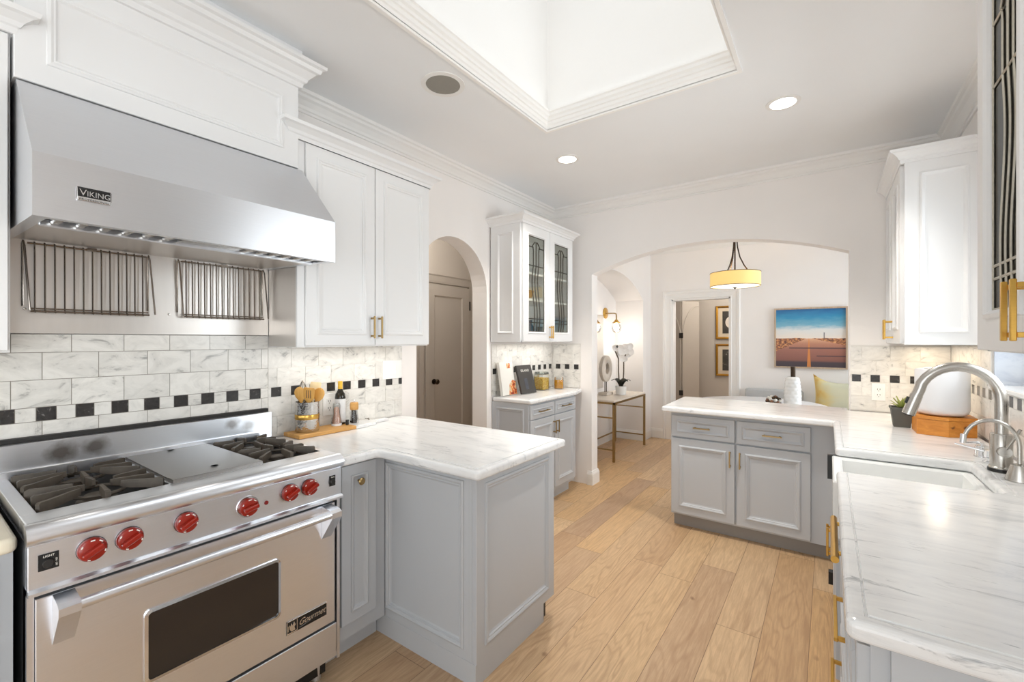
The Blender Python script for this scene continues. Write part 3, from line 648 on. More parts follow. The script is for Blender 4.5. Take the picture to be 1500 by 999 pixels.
for f0, f1 in ((h0 + 0.05, h0 + 0.34), (h0 + 0.36, h0 + 0.55), (h0 + 0.57, h1 - 0.05)):
    b = MB(); b.box(0.476, 0.573, f0, f1, 1.80, 1.805, 1)
    if f1 - f0 > 0.2:
        n = 5
        for k in range(n + 1):
            yy = f0 + 0.012 + (f1 - f0 - 0.024) * k / n; b.box(0.476, 0.573, yy - 0.011, yy + 0.011, 1.748, 1.80, 0, 0.004)
    else: b.box(0.476, 0.573, f0, f1, 1.750, 1.80)
    b.build('baffle_filter', ['nickel', 'gratebg'], hd)
bd = MB().box(0.6002, 0.6035, 0.306, 0.382, 1.803, 1.842, 0, 0.003).build('nameplate', 'chrome', hd)
b = MB().box(0.6036, 0.6042, 0.309, 0.379, 1.815, 1.840); b.build('nameplate_panel', 'black', bd)
b = MB().text('V', (0.6043, 0.3125, 1.8185), (0, 1, 0), (0, 0, 1), 0.0255); b.text('IKING', (0.6043, 0.3275, 1.8185), (0, 1, 0), (0, 0, 1), 0.021, width=0.049); b.build('lettering', 'chrome', bd)
b = MB().text('PROFESSIONAL', (0.6037, 0.312, 1.806), (0, 1, 0), (0, 0, 1), 0.0072, width=0.064); b.build('small_lettering', 'black', bd)

hc = thing('hood_cabinet', 'white panelled box cabinet above the range hood reaching the ceiling', 'cabinet', (0.17, 0.66, 2.2))
b = MB().box(0.003, 0.318, h0 - 0.004, 1.094, 2.198, CEIL - 0.001); b.build('body', 'white', hc)
b = MB().panel((0.318, h0 - 0.004, 2.198), (0, 1, 0), (1, 0, 0), 1.094 - h0 + 0.004, 0.375, 0.02, [(0.068, 0), (0.070, 0.004), (0.078, 0.006), (0.084, 0.003), (0.088, 0.004), (0.094, -0.002), (0.098, -0.003)]); b.build('front_panel', 'white', hc)
b = MB().sweep([(0.338, -0.9), (0.338, 1.094), (0.0, 1.094)], lift([(0, 0), (0.012, 0), (0.016, 0.02), (0.026, 0.026), (0.03, 0.04), (0.055, 0.066), (0.068, 0.07), (0.074, 0.086), (0.088, 0.09), (0.09, 0.104), (0, 0.104)], 2.566), XYZ, side=-1)
b.box(0.0, 0.36, -0.9, 1.10, 2.669, CEIL - 0.001); b.build('crown', 'white', hc)

wp = thing('steel_wall_panel', 'stainless steel wall panel between the hood and the marble tiles', 'wall panel', (0.0, 0.68, 1.433))
MB().box(0.003, 0.012, 0.200, 1.116, 1.433, 1.80, 0, 0.001).build('sheet', 'sswarm', wp)
for yy in (0.28, 0.70, 1.08): MB().lathe([(0.005, 0), (0.004, 0.002), (0, 0.0025)], (0.012, yy, 1.52), 12, 0, (1, 0, 0)).build('rivet', 'nickel', wp)
def rack(ya, yb, n, label):
    r = thing('fold_down_shelf', label, 'wire shelf', (0.012, (ya + yb) / 2, 1.51), 'folded wire shelves under the hood')
    for pts, rr in (([(0.026, ya - 0.006, 1.752), (0.026, yb + 0.006, 1.752)], 0.0032), ([(0.036, ya, 1.512), (0.036, yb + 0.012, 1.512)], 0.0038), ([(0.030, ya, 1.522), (0.030, yb + 0.010, 1.522)], 0.0025)):
        MB().tube(pts, rr).build('rail', 'wire', r)
    for k in range(n):
        yy = ya + 0.012 + (yb - ya - 0.02) * k / (n - 1)
        MB().tube([(0.022, yy, 1.758), (0.029, yy, 1.752), (0.032, yy, 1.518), (0.040, yy, 1.508)], 0.0028, 6).build('bar', 'wire', r)
    for yy, s_ in ((ya - 0.016, -1), (yb + 0.012, 1)):
        MB().tube([(0.018, yy, 1.53), (0.018, yy, 1.75), (0.026, yy, 1.758), (0.036, yy + 0.002, 1.74), (0.042, yy + 0.018 * s_ * (1 if s_ > 0 else -0.8), 1.515)], 0.0032, 6).build('bracket', 'wire', r)
    MB().box(0.013, 0.034, (ya + yb) / 2 - 0.014, (ya + yb) / 2 + 0.014, 1.748, 1.760, 0, 0.001).build('clip', 'wire', r)
rack(0.290, 0.614, 13, 'wider folded wire warming shelf on the steel panel, nearer the tall white edge')
rack(0.745, 1.072, 14, 'folded wire warming shelf on the steel panel beside the white double door cabinet')

# ------------------------------------------------------------------ cabinets on the left wall
uc = thing('wall_cabinet', 'tall white wall cabinet with two panelled doors beside the range hood', 'cabinet', (0.16, 1.52, 1.37))
MB().box(0.003, 0.308, 1.122, 1.925, 1.376, 2.345).build('body', 'white', uc)
MB().box(0.306, 0.319, 1.098, 1.133, 1.376, 2.345).build('face_stile', 'white', uc)
MB().box(0.013, 0.302, 1.1175, 1.122, 1.378, 1.76).build('side_panel', 'sswarm', uc)
for ya, yb, hy in ((1.135, 1.522, 1.500), (1.527, 1.920, 1.548)):
    d = MB().panel((0.310, ya, 1.383), (0, 1, 0), (1, 0, 0), yb - ya, 2.335 - 1.383, 0.020, DOORP).build('door', 'white', uc)
    pull(MB(), (0.330, hy, 1.478), (0, 0, 1), (1, 0, 0), 0.118).build('handle', 'agedbrass', d)
MB().sweep([(0.0, 1.06), (0.328, 1.06), (0.328, 1.925), (0.0, 1.925)], lift(CABCROWN, 2.335), XYZ, side=-1).box(0.0, 0.335, 1.10, 1.925, 2.335, 2.40).build('crown', 'white', uc)

uc = thing('wall_cabinet', 'white wall cabinet edge with crown at the far left of the hood', 'cabinet', (0.16, -0.2, 1.37))
MB().box(0.003, 0.308, -0.60, 0.214, 1.372, 2.335).build('body', 'white', uc)
for ya, yb in ((-0.59, -0.195), (-0.19, 0.208)): MB().panel((0.310, ya, 1.378), (0, 1, 0), (1, 0, 0), yb - ya, 0.945, 0.020, DOORP).build('door', 'white', uc)
MB().sweep([(0.33, -0.60), (0.33, 0.216), (0.30, 0.216)], lift(CABCROWN, 2.325), XYZ, side=-1).build('crown', 'white', uc)

def leg_base(t, x0, x1, ya, yb): pass
bc = thing('base_cabinet', 'grey base cabinet with drawers at the near side of the stove', 'cabinet', (0.3, -0.2, 0))
MB().box(0.003, 0.60, -0.62, 0.188, 0.10, 0.872).build('body', 'grey', bc)
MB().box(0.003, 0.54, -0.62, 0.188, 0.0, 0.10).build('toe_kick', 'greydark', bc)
for za, zb in ((0.655, 0.845), (0.40, 0.645), (0.125, 0.39)): MB().panel((0.60, -0.58, za), (0, 1, 0), (1, 0, 0), 0.735, zb - za, 0.02, DRAWP).build('drawer', 'grey', bc)
tag(MB().slab([(0.012, -0.62), (0.65, -0.62), (0.65, 0.192), (0.012, 0.192)], 0.873, 0.911, rad=0.022).build('worktop', 'cream'), 'cream stone worktop at the near side of the stove', 'worktop')

pc = thing('base_cabinet', 'narrow grey base cabinet with round brass knob next to the oven', 'cabinet', (0.3, 1.2, 0))
MB().box(0.003, 0.598, 1.104, 1.372, 0.10, 0.872).build('body', 'grey', pc)
MB().box(0.003, 0.535, 1.104, 1.372, 0.0, 0.10).build('toe_kick', 'grey', pc)
d = MB().panel((0.598, 1.130, 0.172), (0, 1, 0), (1, 0, 0), 0.180, 0.69, 0.02, THINP).build('door', 'grey', pc)
MB().lathe([(0.006, 0), (0.005, 0.012), (0.014, 0.018), (0.0165, 0.025), (0.012, 0.031), (0, 0.033)], (0.616, 1.216, 0.785), 20, 0, (1, 0, 0)).build('knob', 'agedbrass', d)

pn = thing('peninsula_cabinet', 'grey panelled end of the peninsula cabinet under the white marble worktop', 'cabinet', (0.6, 1.7, 0))
MB().box(0.003, 1.140, 1.392, 2.0, 0.09, 0.872).build('body', 'grey', pn)
MB().box(0.30, 1.158, 1.378, 1.905, 0.0, 0.092).build('plinth', 'grey', pn)
P2 = [(0.042, 0), (0.044, 0.006), (0.051, 0.009), (0.057, 0.007), (0.062, 0.002), (0.067, 0.003), (0.071, -0.003), (0.078, -0.006)]
MB().panel((0.555, 1.392, 0.09), (1, 0, 0), (0, -1, 0), 0.583, 0.782, 0.012, P2).build('side_panel', 'grey', pn)
MB().panel((1.140, 1.380, 0.09), (0, 1, 0), (1, 0, 0), 0.625, 0.782, 0.020, [(i + 0.012, d_) for i, d_ in P2]).build('end_panel', 'grey', pn)
MB().box(1.118, 1.156, 1.9055, 1.925, 0.022, 0.088).build('toe_vent', 'black', pn)
tag(MB().slab([(0.012, 1.096), (0.652, 1.096), (0.652, 1.292), (1.244, 1.292), (1.244, 1.984), (0.012, 1.984)], 0.873, 0.911, rad=0.02).build('worktop', 'marble'), 'white marble L shaped worktop on the peninsula beside the stove', 'worktop')

# hall door in the passage
dx = -1.0
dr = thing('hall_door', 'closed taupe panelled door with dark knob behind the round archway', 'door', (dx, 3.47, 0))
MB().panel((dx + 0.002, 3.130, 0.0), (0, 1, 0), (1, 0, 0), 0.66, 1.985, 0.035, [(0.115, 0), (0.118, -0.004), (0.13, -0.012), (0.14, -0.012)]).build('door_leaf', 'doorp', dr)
k = MB().lathe([(0.028, 0), (0.028, 0.004), (0.010, 0.008), (0.010, 0.03), (0.026, 0.04), (0.028, 0.052), (0.02, 0.062), (0, 0.064)], (dx + 0.037, 3.235, 0.985), 20, 0, (1, 0, 0)); k.build('knob', 'bronze', dr)
for z in (1.74, 0.25): MB().box(dx + 0.030, dx + 0.042, 3.783, 3.800, z, z + 0.10).build('hinge', 'hinge', dr)
MB().sweep([(3.118, 0), (3.118, 2.0), (3.80, 2.0), (3.80, 0)], [(0, 0), (0, 0.02), (0.02, 0.024), (0.07, 0.028), (0.085, 0.036), (0.085, 0)], lambda a, c_, d: (dx + d + 0.0005, a, c_), side=1).build('door_frame', 'doorp', dr)

# ------------------------------------------------------------------ sideboard by the arch
sb = thing('sideboard_cabinet', 'grey sideboard cabinet with two drawers and two doors under the small marble counter', 'cabinet', (0.23, 3.3, 0))
sy0_, sy1_, sx_ = 2.962, 3.745, 0.372
MB().box(0.003, sx_, sy0_ + 0.012, sy1_, 0.10, 0.895).build('body', 'grey', sb)
MB().box(0.003, sx_ - 0.06, sy0_ + 0.045, sy1_, 0.0, 0.10).build('toe_kick', 'grey', sb)
MB().panel((0.003, sy0_ + 0.012, 0.10), (1, 0, 0), (0, -1, 0), sx_ - 0.003, 0.795, 0.012, P2).build('side_panel', 'grey', sb)
ym = (sy0_ + sy1_) / 2
for ya, yb in ((sy0_ + 0.006, ym - 0.005), (ym + 0.005, sy1_ - 0.006)):
    d = MB().panel((sx_, ya, 0.770), (0, 1, 0), (1, 0, 0), yb - ya, 0.112, 0.018, [(0.03, 0), (0.032, 0.005), (0.037, 0.006), (0.041, 0.002), (0.045, -0.003)]).build('drawer', 'grey', sb)
    pull(MB(), (sx_ + 0.015, (ya + yb) / 2, 0.826), (0, 1, 0), (1, 0, 0), 0.15).build('handle', 'agedbrass', d)
    d = MB().panel((sx_, ya, 0.13), (0, 1, 0), (1, 0, 0), yb - ya, 0.63, 0.018, DOORP).build('door', 'grey', sb)
    pull(MB(), (sx_ + 0.018, yb - 0.022 if ya < 3.2 else ya + 0.022, 0.665), (0, 0, 1), (1, 0, 0), 0.11).build('handle', 'agedbrass', d)
tag(MB().slab([(0.012, 2.952), (0.405, 2.952), (0.405, 3.74), (0.345, 3.958), (0.012, 3.958)], 0.896, 0.931, rad=0.022).build('worktop', 'marble'), 'white marble counter top on the small sideboard by the arch', 'worktop')

def came(mb, f, w, h, r, wav=1.0):
    # leaded pattern in a w x h light: border, cross bars and three waving lines with a bud at the top
    def ln(*p): mb.tube([f(a, c_) for a, c_ in p], r, 5)
    ln((0, 0), (w, 0)); ln((0, h), (w, h)); ln((0, 0), (0, h)); ln((w, 0), (w, h))
    for z in (0.095, 0.135, 0.695): ln((0, h * z), (w, h * z))
    ln((0, h * 0.89), (w * 0.33, h * 0.89)); ln((w * 0.67, h * 0.89), (w, h * 0.89))
    for k, x in enumerate((0.33, 0.5, 0.67)):
        pts = []
        for i in range(41):
            t = i / 40; a = x
            if t < 0.70: a += 0.075 * math.sin((t / 0.70) * 2 * PI) * wav
            if t > 0.86 and k != 1: a += (0.5 - x) * max(0, (t - 0.90) / 0.06) ** 2 * 0.9 - (x - 0.5) * -0.35 * math.exp(-((t - 0.90) / 0.02) ** 2)
            if t > 0.96: break
            pts.append((w * a, h * t))
        ln(*pts)

gc = thing('glass_cabinet', 'white wall cabinet with two leaded glass doors above the sideboard', 'cabinet', (0.16, 3.36, 1.39))
b = MB(); ya, yb, za, zb = 2.945, 3.79, 1.392, 2.36
b.box(0.012, 0.312, ya, ya + 0.018, za, zb); b.box(0.012, 0.312, yb - 0.018, yb, za, zb); b.box(0.012, 0.312, ya, yb, za, za + 0.02); b.box(0.012, 0.312, ya, yb, zb - 0.02, zb); b.box(0.010, 0.016, ya, yb, za, zb); b.build('body', 'white', gc)
for z in (1.735, 1.955): MB().box(0.016, 0.306, ya + 0.018, yb - 0.018, z, z + 0.018).build('shelf', 'white', gc)
MB().panel((0.012, ya, za), (1, 0, 0), (0, -1, 0), 0.30, zb - za, 0.012, [(0.07, 0), (0.072, 0.006), (0.078, 0.008), (0.084, 0.004), (0.09, -0.005)]).build('side_panel', 'white', gc)
for da, db, hy in ((2.948, 3.364, 3.352), (3.368, 3.786, 3.380)):
    d = MB().panel((0.312, da, za + 0.004), (0, 1, 0), (1, 0, 0), db - da, zb - za - 0.012, 0.02, [(0.066, 0), (0.070, 0.004), (0.076, 0.003), (0.082, -0.004), (0.084, -0.010)], opening=True).build('door', 'white', gc)
    w, h = db - da - 0.168, zb - za - 0.012 - 0.168
    MB().box(0.319, 0.321, da + 0.082, db - 0.082, za + 0.086, zb - 0.090).build('glass', 'leadglass', d)
    b = MB(); came(b, lambda a, c_: (0.3215, da + 0.084 + a, za + 0.088 + c_), w, h, 0.0042); b.build('leading', 'lead', d)
    pull(MB(), (0.332, hy, 1.478), (0, 0, 1), (1, 0, 0), 0.11).build('handle', 'brass', d)
MB().sweep([(0.0, ya - 0.012), (0.332, ya - 0.012), (0.332, yb), (0.0, yb)], lift(CABCROWN, 2.352), XYZ, side=-1).box(0.0, 0.332, ya - 0.012, yb, 2.352, 2.415).build('crown', 'white', gc)
# what stands inside it
tag(MB().lathe([(0.03, 0), (0.06, 0.02), (0.085, 0.085), (0.081, 0.085), (0.056, 0.024), (0, 0.02)], (0.15, 3.24, 1.7535), 28).build('bowl', 'bowl'), 'brown wooden bowl on the middle shelf behind leaded glass', 'bowl')
tag(MB().box(0.06, 0.20, 3.00, 3.13, 1.7535, 1.87, 0, 0.006).build('box', 'paper'), 'cream box standing beside the wooden bowl behind leaded glass', 'box')
tag(MB().lathe([(0.035, 0), (0.05, 0.03), (0.045, 0.10), (0.02, 0.14), (0.024, 0.17), (0.018, 0.17), (0.014, 0.14), (0, 0.1)], (0.18, 3.27, 1.4125), 24).build('vase', 'blueglass'), 'dark blue vase on the bottom shelf of the glass cabinet', 'vase')
tag(MB().lathe([(0.03, 0), (0.045, 0.02), (0.05, 0.075), (0.046, 0.075), (0.04, 0.022), (0, 0.018)], (0.17, 3.08, 1.4125), 24).build('cup', 'stone'), 'speckled pale cup on the bottom shelf of the glass cabinet', 'cup')
tag(MB().lathe([(0.04, 0), (0.07, 0.03), (0.075, 0.12), (0.07, 0.12), (0.064, 0.034), (0, 0.03)], (0.16, 3.55, 1.4125), 24).build('jar', 'bowl'), 'amber brown jar on the bottom shelf behind the farther leaded door', 'jar')

# ------------------------------------------------------------------ peninsula under the arch and the sink run
fp = thing('base_cabinet', 'grey base cabinet with two drawers and two doors in front of the arch', 'cabinet', (1.8, 3.7, 0))
MB().box(1.345, 2.372, 3.46, 4.06, 0.10, 0.872).build('body', 'grey', fp)
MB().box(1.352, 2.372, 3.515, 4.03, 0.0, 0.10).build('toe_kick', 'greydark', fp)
for xa, xb_ in ((1.354, 1.784), (1.797, 2.227)):
    d = MB().panel((xa, 3.46, 0.686), (1, 0, 0), (0, -1, 0), xb_ - xa, 0.158, 0.02, DRAWP).build('drawer', 'grey', fp)
    pull(MB(), ((xa + xb_) / 2, 3.444, 0.765), (1, 0, 0), (0, -1, 0), 0.115).build('handle', 'agedbrass', d)
    d = MB().panel((xa, 3.46, 0.115), (1, 0, 0), (0, -1, 0), xb_ - xa, 0.560, 0.02, DOORP).build('door', 'grey', fp)
    pull(MB(), (xb_ - 0.028 if xa < 1.5 else xa + 0.022, 3.44, 0.572), (0, 0, 1), (0, -1, 0), 0.115).build('handle', 'agedbrass', d)

XF = 2.362
rc = thing('base_cabinet', 'grey drawer base cabinet with brass pulls at the near end of the sink counter', 'cabinet', (2.65, 1.5, 0))
MB().box(XF + 0.02, RW - 0.01, 1.035, 2.085, 0.10, 0.872).build('body', 'grey', rc)
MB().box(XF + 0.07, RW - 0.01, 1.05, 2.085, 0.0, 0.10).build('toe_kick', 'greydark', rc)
MB().box(2.41, RW - 0.01, 1.022, 1.035, 0.0, 0.872).build('end_panel', 'grey', rc)
for za, zb, ln_, yc, pr, r_ in ((0.690, 0.850, 0.34, 1.64, 0.036, 0.0), (0.410, 0.680, 0.26, 1.66, 0.030, 1), (0.125, 0.400, 0.24, 1.80, 0.036, 1)):
    d = MB().panel((XF + 0.02, 1.04, za), (0, 1, 0), (-1, 0, 0), 1.04, zb - za, 0.02, DRAWP).build('drawer', 'grey', rc)
    if r_: pull(MB(), (XF, yc, (za + zb) / 2 + 0.03), (0, 1, 0), (-1, 0, 0), ln_, pr, 0.010).build('handle', 'brass', d)
    else:
        b = MB().cyl((XF - 0.028, yc - ln_ / 2, 0.822), (XF - 0.028, yc + ln_ / 2, 0.822), 0.0095, n=20)
        for q in (-1, 1): b.cyl((XF, yc + q * 0.12, 0.822), (XF - 0.028, yc + q * 0.12, 0.822), 0.006, n=12)
        b.build('handle', 'brass', d)
sc_ = thing('sink_cabinet', 'grey sink base cabinet with upright brass pull below the white sink', 'cabinet', (2.65, 2.33, 0))
MB().box(2.356, RW - 0.01, 2.088, 2.555, 0.10, 0.64).build('body', 'grey', sc_)
MB().box(2.42, RW - 0.01, 2.088, 2.555, 0.0, 0.10).build('toe_kick', 'greydark', sc_)
for ya, yb in ((2.092, 2.318), (2.322, 2.550)):
    d = MB().panel((2.356, ya, 0.12), (0, 1, 0), (-1, 0, 0), yb - ya, 0.51, 0.014, [(0.045, 0), (0.047, 0.004), (0.055, 0.005), (0.06, -0.002)]).build('door', 'grey', sc_)
    pull(MB(), (2.342, 2.298 if ya < 2.2 else 2.342, 0.56), (0, 0, 1), (-1, 0, 0), 0.12, 0.030).build('handle', 'brass', d)
bl = thing('base_cabinet', 'grey filler cabinet between the white sink and the arch peninsula', 'cabinet', (2.65, 3.0, 0))
MB().box(XF, RW - 0.01, 2.572, 3.458, 0.10, 0.872).build('body', 'grey', bl)
MB().box(XF + 0.06, RW - 0.01, 2.572, 3.458, 0.0, 0.10).build('toe_kick', 'greydark', bl)
MB().box(2.320, 2.362, 2.93, 2.97, 0.10, 0.165).build('foot_bracket', 'black', bl)
MB().box(2.316, 2.362, 2.574, 2.60, 0.755, 0.868).build('side_bracket', 'black', bl)

sk = thing('apron_sink', 'white fireclay apron front sink sunk into the marble counter', 'sink', (2.56, 2.32, 0.65))
s0, s1, t0, t1 = 2.334, 2.800, 2.095, 2.560
ro = lambda z, i=0.0: [(s0 + i, t0 + i, z), (s1 - i, t0 + i, z), (s1 - i, t1 - i, z), (s0 + i, t1 - i, z)]
b = MB().loft([ro(0.645, 0.01), ro(0.655), ro(0.866), ro(0.871, 0.005), ro(0.871, 0.028), ro(0.862, 0.036), ro(0.685, 0.05), ro(0.672, 0.08)], cap0=True, cap1=True); b.build('basin', 'ceramic', sk)
MB().lathe([(0.04, 0), (0.04, 0.004), (0.03, 0.002), (0, 0.0)], (2.58, 2.33, 0.6725), 24).build('drain', 'chrome', sk)
wt_ = MB().slab([(1.296, 3.372), (2.345, 3.372), (2.345, 2.545), (2.787, 2.545), (2.787, 2.108), (2.345, 2.108), (2.345, 0.995), (2.958, 0.995), (2.958, 3.958), (2.434, 3.958), (2.434, 4.10), (1.275, 4.10)], 0.873, 0.911, rad=0.02)
tag(wt_.build('worktop', 'marble'), 'long white marble worktop running around the sink and under the arch', 'worktop')

# faucet
fa = thing('faucet', 'tall brushed steel pull down faucet arching over the sink', 'faucet', (2.852, 2.44, 0.914))
MB().lathe([(0.037, 0), (0.037, 0.012), (0, 0.012)], (2.852, 2.44, 0.914), 28).build('base_ring', 'black', fa)
MB().lathe([(0.034, 0), (0.034, 0.005), (0.031, 0.008), (0.031, 0.126), (0.029, 0.130), (0, 0.130)], (2.852, 2.44, 0.926), 28).build('body', 'nickel', fa)
pts = [(2.852, 2.44, 1.05), (2.852, 2.44, 1.16)] + [(2.735 + 0.117 * math.cos(t * PI / 14), 2.44, 1.180 + 0.125 * math.sin(t * PI / 14)) for t in range(0, 13)]
pts += [(2.622, 2.44, 1.205), (2.612, 2.44, 1.18)]
MB().tube(pts, 0.0185, 18).build('spout', 'nickel', fa)
dv = Vector((-0.30, 0, -0.95)).normalized(); p0 = Vector((2.614, 2.44, 1.186)); p1 = p0 + dv * 0.085
b = MB().cyl(p0, p1, 0.0205, 0.022, 20); b.cyl(p1, p1 + dv * 0.004, 0.017, 0.017, 16, 1); hdn = b.build('spray_head', ['nickel', 'black'], fa)
MB().obox(p0 + dv * 0.03 + Vector((-0.021, 0, 0.006)), dv, (0, 1, 0), dv.cross(Vector((0, 1, 0))), 0.014, 0.008, 0.004, 0, 0.001).build('button', 'black', hdn)
b = MB().cyl((2.852, 2.44, 0.99), (2.852, 2.39, 0.995), 0.019, 0.019, 18); b.cyl((2.852, 2.40, 0.995), (2.885, 2.372, 1.085), 0.006, 0.005, 10); b.build('lever', 'nickel', fa)
ff = thing('filter_faucet', 'small curved filter tap with conical base beside the big faucet', 'faucet', (2.868, 2.31, 0.914))
MB().lathe([(0.036, 0), (0.036, 0.003), (0.022, 0.055), (0.008, 0.060), (0, 0.06)], (2.868, 2.31, 0.914), 28).build('base', 'nickel', ff)
pts = [(2.868, 2.31, 0.97), (2.868, 2.31, 1.01)] + [(2.798 + 0.07 * math.cos(t * PI / 12), 2.31, 1.035 + 0.085 * math.sin(t * PI / 12)) for t in range(0, 12)] + [(2.727, 2.31, 1.055)]
MB().tube(pts, 0.0065, 12).build('spout', 'nickel', ff)
MB().cyl((2.7275, 2.31, 1.062), (2.7255, 2.31, 1.030), 0.009, 0.0095, 14).build('nozzle', 'chrome', ff)
sd = thing('soap_pump', 'low chrome soap pump behind the sink', 'soap pump', (2.853, 2.70, 0.914))
MB().lathe([(0.026, 0), (0.026, 0.004), (0.023, 0.008), (0.023, 0.040), (0.019, 0.046), (0, 0.047)], (2.853, 2.70, 0.914), 24).build('collar', 'chrome', sd)
MB().tube([(2.853, 2.70, 0.954), (2.853, 2.70, 0.968), (2.84, 2.70, 0.972), (2.80, 2.70, 0.966)], 0.006, 10).build('nozzle', 'chrome', sd)
tl = thing('side_lever', 'chrome lever handle on the counter next to the soap pump', 'tap lever', (2.853, 2.58, 0.914))
MB().lathe([(0.024, 0), (0.024, 0.005), (0.014, 0.009), (0.014, 0.020), (0.019, 0.024), (0.019, 0.050), (0, 0.052)], (2.853, 2.58, 0.914), 24).build('stem', 'chrome', tl)
MB().cyl((2.853, 2.58, 0.955), (2.752, 2.60, 0.976), 0.005, 0.0035, 10).build('handle', 'chrome', tl)

# box, canister, plant on the counter corner
bx = thing('wooden_box', 'orange cedar box with angled front in the counter corner', 'box', (2.82, 3.24, 0.914))
pl = [(2.702, 3.168), (2.819, 3.130), (2.933, 3.192), (2.933, 3.34), (2.702, 3.34)]
MB().prism(pl, XYZ, 0.914, 0.994).build('body', 'cedar', bx)
cx_, cy_ = 2.82, 3.24
MB().prism([(cx_ + (x - cx_) * 1.012, cy_ + (y - cy_) * 1.012) for x, y in pl], XYZ, 0.9955, 1.011).build('lid', 'cedar', bx)
cn = thing('canister', 'white rounded canister standing on the orange cedar box', 'canister', (2.812, 3.258, 1.011))
MB().lathe([(0.055, 0), (0.088, 0.004), (0.102, 0.014), (0.108, 0.03), (0.1085, 0.235), (0.104, 0.244), (0, 0.245)], (2.812, 3.258, 1.0115), 48).build('body', 'matwhite', cn)
MB().lathe([(0.07, 0), (0.07, 0.004), (0, 0.006)], (2.812, 3.258, 1.2565), 32).build('lid', 'matwhite', cn)
pt = thing('potted_succulent', 'small succulent in square charcoal pot next to the cedar box', 'plant', (2.675, 3.375, 0.914))
def sq(h, z): return [(2.662 + a * h, 3.378 + c_ * h, z) for a, c_ in ((-1, -1), (1, -1), (1, 1), (-1, 1))]
MB().loft([sq(0.036, 0.914), sq(0.048, 1.014), sq(0.052, 1.014), sq(0.052, 1.026), sq(0.046, 1.026), sq(0.045, 1.012)], cap0=True, cap1=True).build('pot', 'greypot', pt)
b = MB()
for k in range(16):
    a = k * 2.4; rr = 0.02 + 0.002 * k; hgt = 0.075 - 0.0035 * k
    d = Vector((math.cos(a), math.sin(a), 0)); t = Vector((-d.y, d.x, 0)); c0 = Vector((2.662, 3.378, 1.014))
    b.loft([[c0 + d * (r + 0.004 * w2) + t * w * w_ + Vector((0, 0, z)) for w, w2 in ((-1, 0), (0, 1), (1, 0), (0, -1))] for r, w_, z in ((0.002, 0.006, 0), (rr * 0.5, 0.011, hgt * 0.5), (rr * 1.3, 0.0008, hgt))], smooth=True, cap1=True)
b.build('leaves', 'leaf', pt)

# ------------------------------------------------------------------ wall cabinets on the right
def side_cab(label, ya, yb, za, zb, xd, doors, glass, leadm, handles):
    t = thing('glass_cabinet', label, 'cabinet', ((xd + RW) / 2, (ya + yb) / 2, za))
    b = MB(); x0 = xd + 0.02
    b.box(x0, RW - 0.002, ya, ya + 0.018, za, zb); b.box(x0, RW - 0.002, yb - 0.018, yb, za, zb); b.box(x0, RW - 0.002, ya, yb, za, za + 0.02); b.box(x0, RW - 0.002, ya, yb, zb - 0.02, zb); b.box(RW - 0.01, RW - 0.002, ya, yb, za, zb); b.build('body', 'white', t)
    for z in (za + 0.33, za + 0.62): MB().box(x0 + 0.02, RW - 0.01, ya + 0.018, yb - 0.018, z, z + 0.018).build('shelf', 'white', t)
    for (da, db), hy in zip(doors, handles):
        h = zb - za - 0.012
        d = MB().panel((x0, da, za + 0.004), (0, 1, 0), (-1, 0, 0), db - da, h, 0.02, [(0.078, 0), (0.080, 0.006), (0.090, 0.008), (0.096, 0.002), (0.1, -0.004), (0.102, -0.010)], opening=True).build('door', 'white', t)
        MB().box(x0 - 0.009, x0 - 0.007, da + 0.1, db - 0.1, za + 0.104, zb - 0.108).build('glass', glass, d)
        b = MB(); came(b, lambda a, c_: (x0 - 0.0105, da + 0.102 + a, za + 0.106 + c_), db - da - 0.204, h - 0.204, 0.0036); b.build('leading', leadm, d)
        pull(MB(), (xd, hy, za + 0.088), (0, 0, 1), (-1, 0, 0), 0.120, 0.045, 0.0095).build('handle', 'brass', d)
    return t
t = side_cab('white leaded glass wall cabinet at the near right above the sink counter', 0.85, 1.722, 1.380, 2.40, 2.65, ((0.853, 1.284), (1.288, 1.719)), 'greenglass', 'leadlight', (1.258, 1.314))
MB().sweep([(RW, 0.85), (2.65, 0.85), (2.65, 1.722), (RW, 1.722)], lift(CABCROWN, 2.392), XYZ, side=1).box(2.65, RW - 0.002, 0.85, 1.722, 2.392, 2.455).build('crown', 'white', t)
t = side_cab('white wall cabinet with panelled side at the corner right of the arch', 3.205, 3.945, 1.386, 2.372, 2.640, ((3.225, 3.575), (3.58, 3.93)), 'greenglass', 'lead', (3.545, 3.61))
MB().panel((2.655, 3.205, 1.384), (1, 0, 0), (0, -1, 0), 0.313, 0.985, 0.012, [(0.062, 0), (0.064, 0.005), (0.070, 0.007), (0.076, 0.003), (0.084, -0.006), (0.092, -0.007)]).build('side_panel', 'white', t)
MB().sweep([(RW, 3.193), (2.645, 3.193), (2.645, 3.945)], lift(CABCROWN, 2.366), XYZ, side=1).box(2.645, RW - 0.002, 3.193, 3.945, 2.366, 2.43).build('crown', 'white', t)

